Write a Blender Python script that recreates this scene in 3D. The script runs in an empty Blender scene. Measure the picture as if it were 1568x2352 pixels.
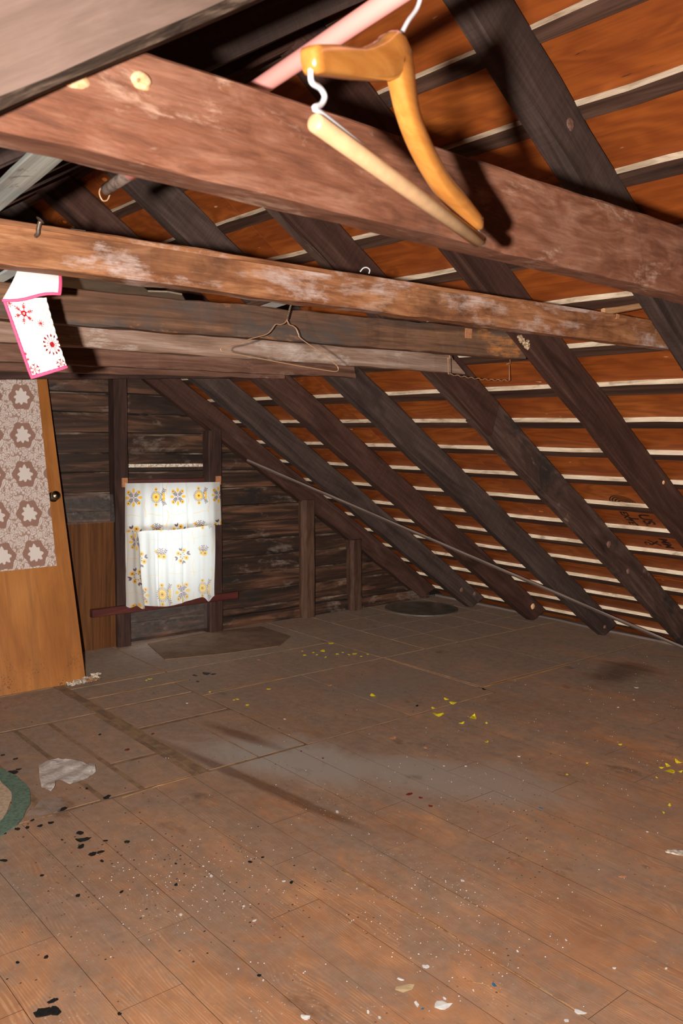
import bpy, bmesh, math, random
import numpy as np
from mathutils import Vector, Matrix

sc = bpy.context.scene
COL = sc.collection
random.seed(7)
NP = np.random.RandomState(7)

# ------------------------------------------------------------------ camera, world, flash, exposure
CAM = Vector((0.0, 0.0, 1.28))
CR, CU, CB = Vector((0.7659, -0.6427, 0.0160)), Vector((0.0437, 0.0769, 0.9961)), Vector((-0.6414, -0.7622, 0.0870))
cd = bpy.data.cameras.new('camera')
cam = bpy.data.objects.new('camera', cd)
COL.objects.link(cam)
cam.matrix_world = Matrix(((CR.x, CU.x, CB.x, CAM.x), (CR.y, CU.y, CB.y, CAM.y), (CR.z, CU.z, CB.z, CAM.z), (0, 0, 0, 1)))
cd.sensor_fit = 'VERTICAL'
cd.sensor_height = 36.0
cd.sensor_width = 24.0
cd.lens = 30.048
cd.clip_start = 0.02
cd.dof.use_dof = True
cd.dof.focus_distance = 3.6
cd.dof.aperture_fstop = 14.0
sc.camera = cam

w = bpy.data.worlds.new('daylight')
sc.world = w
w.use_nodes = True
wn = w.node_tree
wn.nodes.clear()
bgn = wn.nodes.new('ShaderNodeBackground')
bgn.inputs['Color'].default_value = (0.80, 0.90, 1.0, 1)
bgn.inputs['Strength'].default_value = 7.0
wo = wn.nodes.new('ShaderNodeOutputWorld')
wn.links.new(bgn.outputs[0], wo.inputs[0])

FLASH_FAR, FLASH_NEAR = 0.50, 3.0
# the photographer's flash: held a hand's breadth to the left of the lens
ld = bpy.data.lights.new('camera_flash', 'SPOT')
ld.energy = 39.5
ld.color = (1.0, 0.93, 0.86)
ld.spot_size = math.radians(150)
ld.spot_blend = 0.6
ld.shadow_soft_size = 0.014
flash = bpy.data.objects.new('camera_flash', ld)
COL.objects.link(flash)
fp = CAM - CR * 0.135 + CU * 0.005
aim = (-CB + CU * 0.10).normalized()
flash.matrix_world = Matrix.Translation(fp) @ aim.to_track_quat('-Z', 'Y').to_matrix().to_4x4()

ld.use_nodes = True
lt = ld.node_tree
em = next(n for n in lt.nodes if n.type == 'EMISSION')
lf = lt.nodes.new('ShaderNodeLightFalloff')          # a soft-falling flash head
lf.inputs['Strength'].default_value = 1.0
k1 = lt.nodes.new('ShaderNodeMath'); k1.operation = 'MULTIPLY'; k1.inputs[1].default_value = FLASH_FAR
k2 = lt.nodes.new('ShaderNodeMath'); k2.operation = 'MULTIPLY_ADD'; k2.inputs[1].default_value = FLASH_NEAR
lt.links.new(lf.outputs['Constant'], k1.inputs[0])
lt.links.new(lf.outputs['Linear'], k2.inputs[0])
lt.links.new(k1.outputs[0], k2.inputs[2])
lt.links.new(k2.outputs[0], em.inputs['Strength'])

vs = sc.view_settings
vs.view_transform = 'Standard'
vs.look = 'None'
vs.exposure = 0.0
vs.gamma = 1.0
vs.use_curve_mapping = False

# ------------------------------------------------------------------ helpers
def tag(o, label=None, cat=None, group=None, kind=None):
    if label: o['label'] = label
    if cat: o['category'] = cat
    if group: o['group'] = group
    if kind: o['kind'] = kind
    return o

def link(name, me, parent=None, mats=(), loc=None):
    o = bpy.data.objects.new(name, me)
    COL.objects.link(o)
    if me is not None:
        for m in mats: me.materials.append(m)
    if loc is not None: o.location = loc
    if parent is not None: o.parent = parent
    return o

def mesh(name, verts, faces, mats, parent=None, smooth=False, mi=None, loc=None):
    me = bpy.data.meshes.new(name)
    me.from_pydata([tuple(v) for v in verts], [], faces)
    if smooth: me.polygons.foreach_set('use_smooth', [True] * len(me.polygons))
    if mi: me.polygons.foreach_set('material_index', mi)
    me.update()
    if not isinstance(mats, (list, tuple)): mats = [mats]
    return link(name, me, parent, mats, loc)

def empty(name, loc=(0, 0, 0)):
    o = bpy.data.objects.new(name, None)
    COL.objects.link(o)
    o.empty_display_size = 0.05
    o.location = loc
    return o

def frame(p0, p1, up):
    p0, p1, up = Vector(p0), Vector(p1), Vector(up)
    x = (p1 - p0).normalized()
    z = (up - x * up.dot(x)).normalized()
    y = z.cross(x)
    return Matrix(((x.x, y.x, z.x, p0.x), (x.y, y.y, z.y, p0.y), (x.z, y.z, z.z, p0.z), (0, 0, 0, 1))), (p1 - p0).length

def timber(name, p0, p1, wy, h0, mat, up=(0, 0, 1), h1=None, parent=None, seg=14, jit=0.0015, ch=0.004,
           cut0=0.0, cut1=0.0, rot_end=0.0, mi=None, seed=None):
    """a piece of sawn wood from p0 to p1 (centre line); wy across, h along up; cut = shear of the end (run per rise);
    jit roughens the arrises, rot_end rounds and wears the last part."""
    M, L = frame(p0, p1, up)
    h1 = h0 if h1 is None else h1
    rnd = random.Random(seed if seed is not None else sum(map(ord, name)) + int(L * 1000))
    vs_, fs, mi_ = [], [], []
    a = wy / 2
    for i in range(seg + 1):
        t = i / seg
        h = (h0 + (h1 - h0) * t) / 2
        c = min(ch, h * .8, a * .8)
        prof = [(-a + c, -h), (a - c, -h), (a, -h + c), (a, h - c), (a - c, h), (-a + c, h), (-a, h - c), (-a, -h + c)]
        wob_y, wob_z = rnd.uniform(-jit, jit) * .6, rnd.uniform(-jit, jit) * .6
        k = 1.0
        if rot_end and t > .86: k = 1 - rot_end * ((t - .86) / .14) ** 2
        for (y, z) in prof:
            x = L * t
            if i == 0: x += cut0 * z
            if i == seg: x += cut1 * z
            vs_.append((x, y * k + wob_y + rnd.uniform(-jit, jit), z * k + wob_z + rnd.uniform(-jit, jit)))
    for i in range(seg):
        for j in range(8):
            A, B = i * 8 + j, i * 8 + (j + 1) % 8
            fs.append((A, A + 8, B + 8, B) if False else (A, B, B + 8, A + 8)); mi_.append(mi[j] if mi else 0)
    fs.append(tuple(reversed(range(8)))); mi_.append(0)
    fs.append(tuple(seg * 8 + j for j in range(8))); mi_.append(0)
    mats = mat if isinstance(mat, (list, tuple)) else [mat]
    o = mesh(name, vs_, fs, mats, None, False, mi_)
    if parent is None: o.matrix_world = M
    else:
        o.parent = parent
        o.matrix_parent_inverse = parent_inv(parent)
        o.matrix_basis = M
    return o

def parent_inv(p):
    m = Matrix.Identity(4)
    q = p
    while q is not None:
        m = q.matrix_parent_inverse.inverted().inverted() @ Matrix.Identity(4) if False else m
        break
    bpy.context.view_layer.update()
    return p.matrix_world.inverted()

def adopt(o, parent):
    """parent while keeping o where it stands"""
    bpy.context.view_layer.update()
    mw = o.matrix_world.copy()
    o.parent = parent
    o.matrix_parent_inverse = parent.matrix_world.inverted()
    o.matrix_world = mw
    return o

def boxv(x0, x1, y0, y1, z0, z1):
    v = [(x0, y0, z0), (x1, y0, z0), (x1, y1, z0), (x0, y1, z0), (x0, y0, z1), (x1, y0, z1), (x1, y1, z1), (x0, y1, z1)]
    f = [(0, 3, 2, 1), (4, 5, 6, 7), (0, 1, 5, 4), (1, 2, 6, 5), (2, 3, 7, 6), (3, 0, 4, 7)]
    return v, f

def box(name, b, mat, parent=None, bevel=0.0):
    v, f = boxv(*b)
    c = Vector(((b[0] + b[1]) / 2, (b[2] + b[3]) / 2, (b[4] + b[5]) / 2))
    me = bpy.data.meshes.new(name)
    bm = bmesh.new()
    bv = [bm.verts.new(Vector(p) - c) for p in v]
    for q in f: bm.faces.new([bv[i] for i in q])
    if bevel: bmesh.ops.bevel(bm, geom=bm.edges[:], offset=bevel, segments=1, affect='EDGES')
    bm.to_mesh(me); bm.free()
    o = link(name, me, None, [mat])
    o.location = c
    if parent is not None: adopt(o, parent)
    return o

def prism(name, polys, axis, a0, a1, mat, parent=None):
    """extrude 2-D polygons; axis 'Y': polygons are (x,z) from y=a0 to a1; axis 'Z': (x,y) from z=a0 to a1"""
    vs_, fs = [], []
    for P in polys:
        b, n = len(vs_), len(P)
        for a in (a0, a1):
            for (p, q) in P: vs_.append((p, a, q) if axis == 'Y' else (p, q, a))
        fs.append(tuple(range(b, b + n))); fs.append(tuple(reversed(range(b + n, b + 2 * n))))
        for i in range(n):
            j = (i + 1) % n
            fs.append((b + i, b + n + i, b + n + j, b + j))
    me = bpy.data.meshes.new(name)
    me.from_pydata(vs_, [], fs)
    bm = bmesh.new(); bm.from_mesh(me); bmesh.ops.recalc_face_normals(bm, faces=bm.faces[:]); bm.to_mesh(me); bm.free()
    return link(name, me, parent, [mat])

def tube(name, pts, r, mat, parent=None, n=8, closed=False, smooth_pts=0, r1=None, caps=True):
    P = [Vector(p) for p in pts]
    if smooth_pts:
        Q = []
        m = len(P)
        for i in range(m if closed else m - 1):
            a, b, c, d = P[(i - 1) % m] if (closed or i) else P[0], P[i], P[(i + 1) % m], P[(i + 2) % m] if (closed or i + 2 < m) else P[-1]
            for k in range(smooth_pts):
                t = k / smooth_pts
                Q.append(.5 * ((2 * b) + (c - a) * t + (2 * a - 5 * b + 4 * c - d) * t * t + (3 * b - a - 3 * c + d) * t ** 3))
        if not closed: Q.append(P[-1])
        P = Q
    if not closed and caps:
        P = [P[0], P[0] + (P[1] - P[0]).normalized() * r * .25] + P[1:-1] + [P[-1] + (P[-2] - P[-1]).normalized() * r * .25, P[-1]]
    m = len(P)
    vs_, fs = [], []
    prev = None
    for i, p in enumerate(P):
        if closed: t = (P[(i + 1) % m] - P[i - 1]).normalized()
        else: t = (P[min(i + 1, m - 1)] - P[max(i - 1, 0)]).normalized()
        u = prev if prev is not None else (Vector((0, 0, 1)) if abs(t.z) < .9 else Vector((1, 0, 0)))
        u = (u - t * u.dot(t)).normalized()
        prev = u
        v = t.cross(u)
        rr = r if r1 is None else r + (r1 - r) * i / max(1, m - 1)
        for k in range(n):
            a = 2 * math.pi * k / n
            vs_.append(p + (u * math.cos(a) + v * math.sin(a)) * rr)
    for i in range(m if closed else m - 1):
        for k in range(n):
            A, B = i * n + k, i * n + (k + 1) % n
            A2, B2 = ((i + 1) % m) * n + k, ((i + 1) % m) * n + (k + 1) % n
            fs.append((A, B, B2, A2))
    if not closed and caps:
        for k in range(n):
            vs_[k] = P[0] + (vs_[k] - P[0]) * .82
            vs_[(m - 1) * n + k] = P[-1] + (vs_[(m - 1) * n + k] - P[-1]) * .82
        fs.append(tuple(reversed(range(n)))); fs.append(tuple((m - 1) * n + k for k in range(n)))
    return mesh(name, vs_, fs, mat, parent, True)

# ------------------------------------------------------------------ materials
class NT:
    def __init__(s, name):
        s.m = bpy.data.materials.new(name); s.m.use_nodes = True
        s.t = s.m.node_tree; s.t.nodes.clear()
        s.out = s.add('ShaderNodeOutputMaterial')
    def add(s, typ, **kw):
        n = s.t.nodes.new(typ)
        for k, v in kw.items(): setattr(n, k, v)
        return n
    def put(s, sock, v):
        if isinstance(v, bpy.types.NodeSocket): s.t.links.new(v, sock)
        elif isinstance(v, (tuple, list)) and len(v) == 3 and len(sock.default_value) == 4: sock.default_value = (*v, 1)
        else: sock.default_value = v
    def mapping(s, vec, scale=(1, 1, 1), loc=(0, 0, 0), rot=(0, 0, 0)):
        n = s.add('ShaderNodeMapping')
        s.put(n.inputs['Vector'], vec); s.put(n.inputs['Scale'], scale); s.put(n.inputs['Location'], loc); s.put(n.inputs['Rotation'], rot)
        return n.outputs[0]
    def noise(s, vec, scale, detail=6, rough=.6, dist=0.0):
        n = s.add('ShaderNodeTexNoise')
        s.put(n.inputs['Vector'], vec); n.inputs['Scale'].default_value = scale; n.inputs['Detail'].default_value = detail
        n.inputs['Roughness'].default_value = rough; n.inputs['Distortion'].default_value = dist
        return n.outputs['Fac']
    def voro(s, vec, scale, out='Distance', feature='F1'):
        n = s.add('ShaderNodeTexVoronoi', feature=feature)
        s.put(n.inputs['Vector'], vec); n.inputs['Scale'].default_value = scale
        return n.outputs[out]
    def ramp(s, fac, stops, interp='LINEAR'):
        n = s.add('ShaderNodeValToRGB'); cr = n.color_ramp; cr.interpolation = interp
        while len(cr.elements) > 1: cr.elements.remove(cr.elements[0])
        for i, (p, c) in enumerate(stops):
            e = cr.elements[0] if i == 0 else cr.elements.new(p)
            e.position = p
            e.color = (c, c, c, 1) if isinstance(c, (int, float)) else (*c, 1)
        s.put(n.inputs[0], fac)
        return n.outputs[0]
    def mix(s, fac, a, b, mode='MIX'):
        n = s.add('ShaderNodeMix', data_type='RGBA', blend_type=mode)
        s.put(n.inputs[0], fac); s.put(n.inputs[6], a); s.put(n.inputs[7], b)
        return n.outputs[2]
    def math(s, op, a, b=0.0, c=None, clamp=False):
        n = s.add('ShaderNodeMath', operation=op); n.use_clamp = clamp
        s.put(n.inputs[0], a); s.put(n.inputs[1], b)
        if c is not None: s.put(n.inputs[2], c)
        return n.outputs[0]
    def bsdf(s, color, rough=.7, spec=.3, bump=None, bs=.3, bd=.002, **kw):
        n = s.add('ShaderNodeBsdfPrincipled')
        s.put(n.inputs['Base Color'], color); s.put(n.inputs['Roughness'], rough); s.put(n.inputs['Specular IOR Level'], spec)
        for k, v in kw.items(): s.put(n.inputs[k], v)
        if bump is not None:
            b = s.add('ShaderNodeBump'); b.inputs['Strength'].default_value = bs; b.inputs['Distance'].default_value = bd
            s.put(b.inputs['Height'], bump); s.t.links.new(b.outputs[0], n.inputs['Normal'])
        s.t.links.new(n.outputs[0], s.out.inputs[0])
        return n
    def objco(s, rnd=True, k=13.0):
        tc = s.add('ShaderNodeTexCoord').outputs['Object']
        if not rnd: return tc
        oi = s.add('ShaderNodeObjectInfo').outputs['Random']
        sh = s.math('MULTIPLY', oi, k)
        c = s.add('ShaderNodeCombineXYZ')
        s.put(c.inputs[0], sh); s.put(c.inputs[1], s.math('MULTIPLY', oi, k * .7)); s.put(c.inputs[2], s.math('MULTIPLY', oi, k * 1.3))
        v = s.add('ShaderNodeVectorMath', operation='ADD'); s.put(v.inputs[0], tc); s.put(v.inputs[1], c.outputs[0])
        return v.outputs[0]

def wood(name, dark, mid, light, gx=2.0, gy=22.0, patch=None, pscale=5.0, pthr=(.56, .66), stain=None, sscale=4.0, sthr=(.58, .7),
         rough=.75, spec=.2, bs=.35, fine=.35, vary=.25, saw=False, vert=False):
    t = NT(name)
    co = t.objco()
    if vert: co = t.mapping(co, rot=(0, math.pi / 2, 0))
    g = t.noise(t.mapping(co, (gx, gy, gy)), 1.0, 7, .62, 1.2)
    col = t.ramp(g, [(.28, dark), (.5, mid), (.74, light)])
    f = t.noise(t.mapping(co, (gx * 3, gy * 9, gy * 9)), 1.0, 3, .6)
    col = t.mix(fine, col, t.ramp(f, [(.3, .25), (.65, 1.0)]), 'MULTIPLY')
    if saw:
        sw = t.noise(t.mapping(co, (160, 4, 4)), 1.0, 2, .5)
        col = t.mix(.3, col, t.ramp(sw, [(.35, .45), (.65, 1.0)]), 'MULTIPLY')
    if stain is not None:
        s_ = t.noise(t.mapping(co, (.55, 1, 1)), sscale, 5, .65, .6)
        col = t.mix(t.ramp(s_, [(sthr[0], 0.0), (sthr[1], .85)]), col, stain)
    if patch is not None:
        p = t.noise(t.mapping(co, (.5, 1.2, 1.2), (3.1, 1.7, 5.2)), pscale, 9, .72, .3)
        pm = t.math('MULTIPLY', t.ramp(p, [(pthr[0], 0.0), (pthr[1], 1.0)]), t.ramp(f, [(.3, .45), (.6, 1.0)]))
        col = t.mix(pm, col, patch)
    oi = t.add('ShaderNodeObjectInfo').outputs['Random']
    col = t.mix(vary, col, t.ramp(oi, [(0, .35), (1, 1.0)]), 'MULTIPLY')
    h = t.math('ADD', g, t.math('MULTIPLY', f, .6))
    t.bsdf(col, rough, spec, h, bs, .003)
    return t.m

def plain(name, c, rough=.5, spec=.3, metal=0.0, nz=0.0, nscale=40.0, c2=None, **kw):
    t = NT(name)
    col = c
    if nz or c2:
        nn = t.noise(t.objco(), nscale, 4, .6)
        col = t.mix(t.ramp(nn, [(.4, 0.0), (.62, 1.0)]), c, c2 or tuple(x * (1 - nz) for x in c))
    t.bsdf(col, rough, spec, None, Metallic=metal, **kw)
    return t.m

M = {}
M['beam_red'] = wood('beam_red', (.090, .033, .018), (.185, .070, .038), (.29, .14, .09), 9, 34, patch=(.44, .28, .20), pscale=14, pthr=(.56, .68),
                     stain=(.030, .018, .016), sscale=4.0, sthr=(.55, .70), rough=.55, spec=.35, vary=0)
M['beam_mid'] = wood('beam_mid', (.13, .046, .02), (.28, .115, .05), (.46, .23, .115), 5, 34, patch=(.44, .33, .29), pscale=7, pthr=(.52, .63),
                     stain=(.075, .032, .018), sscale=6, sthr=(.52, .66), rough=.6, vary=0)
M['beam_dark'] = wood('beam_dark', (.05, .025, .015), (.12, .060, .036), (.24, .12, .06), 1.6, 30, patch=(.44, .165, .045), pscale=6, pthr=(.55, .66),
                      stain=(.06, .05, .045), sscale=5, sthr=(.5, .65), rough=.8, vary=0)
M['beam_grey'] = wood('beam_grey', (.11, .062, .04), (.25, .155, .11), (.40, .30, .25), 1.6, 26, patch=(.5, .42, .37), pscale=6, pthr=(.58, .7), rough=.8, vary=0)
M['beam_brown'] = wood('beam_brown', (.07, .03, .018), (.155, .075, .05), (.26, .15, .11), 2.0, 18, patch=(.35, .27, .23), pscale=8, pthr=(.62, .72), rough=.7, vary=0)
M['rafter'] = wood('rafter', (.030, .0175, .0145), (.062, .038, .031), (.10, .066, .054), 1.6, 14, stain=(.03, .018, .016), sscale=3, rough=.78, vary=.2, saw=True)
M['rafter_red'] = wood('rafter_red', (.028, .011, .0075), (.060, .026, .018), (.10, .05, .037), 1.6, 14, stain=(.03, .016, .014), sscale=3, rough=.75, vary=.1, saw=True)
M['rafter_worn'] = wood('rafter_worn', (.026, .012, .009), (.070, .038, .028), (.13, .08, .062), 1.8, 12, stain=(.018, .015, .014), sscale=5, sthr=(.52, .62), patch=(.26, .16, .12), pscale=7, pthr=(.6, .72), rough=.75, vary=.1)
M['plank_left'] = wood('plank_left', (.125, .082, .062), (.165, .108, .085), (.20, .135, .11), 4, 30, rough=.8, vary=0, fine=.2)
M['bark'] = wood('bark', (.012, .008, .006), (.05, .030, .020), (.20, .14, .10), 12, 50, rough=.9, vary=0, bs=1.0)
M['lath_face'] = wood('lath_face', (.022, .010, .006), (.058, .026, .016), (.11, .056, .037), 1.2, 20, stain=(.03, .02, .018), sscale=6, rough=.8, vary=.2)
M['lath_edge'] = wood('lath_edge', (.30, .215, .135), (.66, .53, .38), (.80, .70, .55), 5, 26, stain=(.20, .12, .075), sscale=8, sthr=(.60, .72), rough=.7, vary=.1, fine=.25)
M['board_wall'] = wood('board_wall', (.005, .003, .0025), (.036, .016, .0088), (.19, .082, .042), 1.1, 13, patch=(.30, .22, .17), pscale=4.5, pthr=(.57, .76),
                       stain=(.012, .009, .008), sscale=3.2, sthr=(.54, .66), rough=.65, spec=.35, vary=.2)
M['board_edge'] = wood('board_edge', (.02, .011, .007), (.085, .05, .033), (.30, .22, .165), 3, 14, stain=(.01, .007, .006), sscale=5, sthr=(.5, .6), rough=.6, vary=.2)  # pale top strip: wear, plus light catching the edge put into the colour
M['post'] = wood('post', (.02, .009, .007), (.044, .02, .015), (.08, .04, .03), 2.0, 14, rough=.75, vary=.3)
M['post_log'] = wood('post_log', (.03, .013, .008), (.07, .033, .02), (.13, .068, .045)
   , 2.0, 14, rough=.75, vary=.3)
M['sill_red'] = wood('sill_red', (.03, .007, .006), (.07, .014, .011), (.11, .026, .02), 2.0, 12, rough=.45, spec=.5, vary=0)
M['strip_wood'] = wood('strip_wood', (.10, .07, .058), (.16, .115, .095), (.22, .165, .14), 2, 30, rough=.8, vary=0)
M['pale_stick'] = wood('pale_stick', (.30, .14, .06), (.45, .23, .11), (.55, .32, .18), 2, 30, rough=.7, vary=0)
M['splinter'] = wood('splinter', (.26, .12, .045), (.40, .20, .08), (.55, .33, .17), 6, 40, rough=.8, vary=.3)
M['panel_brown'] = wood('panel_brown', (.05, .018, .006), (.10, .036, .011), (.15, .06, .02), 1.2, 26, rough=.5, vary=0, vert=True)
M['slab'] = NT('dark_filler'); M['slab'].bsdf((.012, .008, .006), .9, .1); M['slab'] = M['slab'].m

def m_plywood():
    t = NT('orange_plywood')
    co = t.objco()
    g0 = t.noise(t.mapping(co, (1.0, 3.5, 1)), 1.6, 3, .5, .3)
    v = t.add('ShaderNodeSeparateXYZ'); t.put(v.inputs[0], co)
    kd = t.voro(t.mapping(co, (1.5, 2.9, 1)), 1.35)
    knot = t.ramp(kd, [(.0, 1.0), (.22, 0.0)], 'EASE')
    ph = t.math('ADD', t.math('MULTIPLY', v.outputs[1], 46.0), t.math('ADD', t.math('MULTIPLY', g0, 58.0), t.math('MULTIPLY', knot, 16.0)))
    rings = t.math('ADD', t.math('MULTIPLY', t.math('SINE', ph), .5), .5)
    f = t.noise(t.mapping(co, (5, 120, 1)), 1.0, 3, .6)
    big = t.noise(t.mapping(co, (1, 2.2, 1)), 2.2, 4, .55)
    base = t.ramp(big, [(.3, (.19, .040, .006)), (.52, (.265, .062, .009)), (.72, (.34, .092, .015))])
    col = t.mix(t.math('MULTIPLY', rings, .5), base, (.135, .026, .004))
    col = t.mix(.30, col, t.ramp(f, [(.3, .35), (.65, 1.0)]), 'MULTIPLY')
    col = t.mix(t.ramp(kd, [(.028, 1.0), (.05, 0.0)]), col, (.50, .15, .03))
    col = t.mix(t.ramp(kd, [(.035, 0.0), (.05, .7), (.07, 0.0)]), col, (.13, .025, .006))
    dk = t.noise(t.mapping(co, (9, 52, 1), (2, 7, 0)), 1.0, 4, .6)
    col = t.mix(t.ramp(dk, [(.70, 0.0), (.745, .9)]), col, (.03, .012, .006))
    lt = t.noise(t.mapping(co, (14, 44, 1), (9, 3, 0)), 1.0, 2, .5)
    col = t.mix(t.ramp(lt, [(.75, 0.0), (.79, .7)]), col, (.55, .33, .17))
    t.bsdf(col, .6, .25, f, .15, .002)
    return t.m
M['plywood'] = m_plywood()

def m_floor(name, boards=True):
    """printed wood-grain sheet flooring, worn and dusty"""
    t = NT(name)
    pos = t.add('ShaderNodeNewGeometry').outputs['Position']
    oi = t.add('ShaderNodeObjectInfo').outputs['Random']
    sp = t.add('ShaderNodeSeparateXYZ'); t.put(sp.inputs[0], pos)
    wv = t.noise(t.mapping(pos, (3.5, .8, 1)), 1.7, 3, .5)
    kd = t.voro(t.mapping(pos, (3.4, 2.1, 0)), 1.25)
    knot = t.ramp(kd, [(.0, 1.0), (.33, 0.0)], 'EASE')
    ph = t.math('ADD', t.math('MULTIPLY', sp.outputs[0], 740.0), t.math('ADD', t.math('MULTIPLY', wv, 80.0), t.math('MULTIPLY', knot, 34.0)))
    rings = t.math('ADD', t.math('MULTIPLY', t.math('SINE', ph), .5), .5)
    brk = t.noise(t.mapping(pos, (60, 9, 1)), 1.0, 3, .6)
    brk2 = t.noise(t.mapping(pos, (3, 2.2, 1)), 1.3, 3, .6)
    lines = t.math('MULTIPLY', t.ramp(rings, [(.40, 0.0), (.8, 1.0)]), t.ramp(brk, [(.42, .05), (.58, 1.0)]))
    lines = t.math('MULTIPLY', lines, t.ramp(brk2, [(.35, .25), (.6, 1.0)]))
    big = t.noise(t.mapping(pos, (1.6, .7, 1)), 1.5, 4, .6)
    base = t.ramp(big, [(.3, (.38, .165, .075)), (.5, (.50, .225, .105)), (.7, (.58, .28, .135))])
    col = t.mix(t.math('MULTIPLY', lines, .55), base, (.78, .44, .23))
    col = t.mix(t.ramp(kd, [(.035, .85), (.065, 0.0)]), col, (.14, .04, .02))
    md = t.noise(pos, 7.0, 6, .65, .4)
    col = t.mix(.55, col, t.ramp(md, [(.3, .5), (.62, 1.0)]), 'MULTIPLY')
    if boards: col = t.mix(.16, col, t.ramp(oi, [(0, .45), (1, 1.0)]), 'MULTIPLY')
    # dust and grime lying on the sheet: denser towards the gable and the eave
    d1 = t.noise(t.mapping(pos, (1.3, .8, 1), (4, 2, 0)), 1.9, 9, .68, .8)
    yy = t.math('MULTIPLY_ADD', sp.outputs[1], .42, -.66, clamp=True)
    xx = t.math('MULTIPLY_ADD', sp.outputs[0], .11, -.12, clamp=True)
    dd = t.math('ADD', d1, t.math('ADD', t.math('MULTIPLY', yy, .27), t.math('MULTIPLY', xx, .16)))
    d2 = t.noise(t.mapping(pos, (2.6, 1, 1), (2, 8, 0)), 4.5, 10, .72, 1.0)
    dd = t.math('ADD', dd, t.math('MULTIPLY_ADD', d2, .85, -.425))
    dust = t.ramp(dd, [(.38, .12), (.56, .58), (.80, .88)])
    dcol = t.ramp(t.noise(pos, 26.0, 5, .7), [(.35, (.20, .142, .105)), (.65, (.28, .205, .157))])
    col = t.mix(dust, col, dcol)
    # pale plaster dust swept across the middle; scuffed streaks along the boards
    for (cx, cy, rx, ry, rz, amt, cc) in [(2.02, 2.62, .60, .24, -1.02, .9, (.36, .30, .26)), (2.30, 2.15, .55, .28, -.85, .75, (.33, .265, .22)), (3.0, 3.15, .5, .25, 0.2, .35, (.24, .19, .16)),
                                     (1.25, 1.95, .30, .16, 0.5, .35, (.27, .185, .135)), (2.4, 1.45, .5, .22, .3, .25, (.26, .18, .13)),
                                     (1.75, 2.52, .75, .035, -1.45, .6, (.10, .036, .014)), (1.98, 3.0, .30, .05, -1.40, .65, (.12, .04, .016)),
                                     (4.15, 2.55, .32, .20, .2, .7, (.075, .032, .018)), (3.35, 2.9, .1, .25, 0, .0, (.1, .05, .03)), (4.35, 1.95, .35, .30, .3, .6, (.08, .034, .02))]:
        if not amt: continue
        mp = t.add('ShaderNodeMapping', vector_type='TEXTURE')
        t.put(mp.inputs['Vector'], pos)
        mp.inputs['Location'].default_value = (cx, cy, 0); mp.inputs['Rotation'].default_value = (0, 0, rz); mp.inputs['Scale'].default_value = (rx, ry, 1)
        ln = t.add('ShaderNodeVectorMath', operation='LENGTH'); t.put(ln.inputs[0], mp.outputs[0])
        q = t.math('ADD', ln.outputs['Value'], t.math('MULTIPLY_ADD', d1, 2.4, -1.2))
        col = t.mix(t.math('MULTIPLY', t.ramp(q, [(.45, 1.0), (1.05, 0.0)]), amt), col, cc)
    sp1 = t.voro(pos, 62.0)
    cut = t.noise(pos, 3.1, 3, .6)
    col = t.mix(t.math('MULTIPLY', t.ramp(sp1, [(.10, 1.0), (.15, 0.0)]), t.ramp(cut, [(.5, 0.0), (.62, .8)])), col, (.55, .48, .40))
    sp2 = t.voro(t.mapping(pos, (1, 1, 1), (.37, .2, 0)), 41.0)
    cut2 = t.noise(t.mapping(pos, (1, 1, 1), (7, 2, 0)), 2.1, 3, .6)
    col = t.mix(t.math('MULTIPLY', t.ramp(sp2, [(.09, 1.0), (.14, 0.0)]), t.ramp(cut2, [(.5, 0.0), (.6, .85)])), col, (.035, .022, .016))
    blot = t.noise(t.mapping(pos, (1, .6, 1), (1, 9, 0)), 5.0, 6, .65)
    col = t.mix(t.ramp(blot, [(.62, 0.0), (.72, .55)]), col, (.085, .036, .02))
    t.bsdf(col, t.ramp(dust, [(0, .48), (1, .8)]), .3, brk, .12, .001)
    return t.m
M['floor'] = m_floor('floor_print')
M['floor_panel'] = m_floor('floor_panel_print')

def m_attr(name, rough=.9, spec=.1, trans=0.0, sheen=0.0):
    t = NT(name)
    a = t.add('ShaderNodeAttribute', attribute_name='Col').outputs['Color']
    wv = t.noise(t.objco(False), 900.0, 2, .5)
    col = t.mix(.12, a, t.ramp(wv, [(.3, .5), (.7, 1.0)]), 'MULTIPLY')
    b = t.bsdf(col, rough, spec)
    if trans:
        tr = t.add('ShaderNodeBsdfTranslucent'); t.put(tr.inputs[0], col)
        mx = t.add('ShaderNodeMixShader'); mx.inputs[0].default_value = trans
        t.t.links.new(b.outputs[0], mx.inputs[1]); t.t.links.new(tr.outputs[0], mx.inputs[2]); t.t.links.new(mx.outputs[0], t.out.inputs[0])
    return t.m
M['print_cloth'] = m_attr('printed_curtain_cloth', trans=.42)
M['lace'] = m_attr('lace_cloth')
M['quilt'] = m_attr('quilted_cloth')

def m_film(name, c, alpha, rough=.25):
    t = NT(name)
    g = t.noise(t.objco(False), 30, 6, .7, 1.5)
    b = t.add('ShaderNodeBsdfPrincipled'); t.put(b.inputs['Base Color'], c); b.inputs['Roughness'].default_value = rough; b.inputs['Specular IOR Level'].default_value = .8
    bp = t.add('ShaderNodeBump'); bp.inputs['Strength'].default_value = .6; bp.inputs['Distance'].default_value = .006; t.put(bp.inputs['Height'], g); t.t.links.new(bp.outputs[0], b.inputs['Normal'])
    tr = t.add('ShaderNodeBsdfTransparent')
    mx = t.add('ShaderNodeMixShader'); t.put(mx.inputs[0], t.ramp(g, [(.35, alpha * .6), (.7, min(1, alpha * 1.5))]))
    t.t.links.new(tr.outputs[0], mx.inputs[1]); t.t.links.new(b.outputs[0], mx.inputs[2]); t.t.links.new(mx.outputs[0], t.out.inputs[0])
    return t.m
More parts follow.
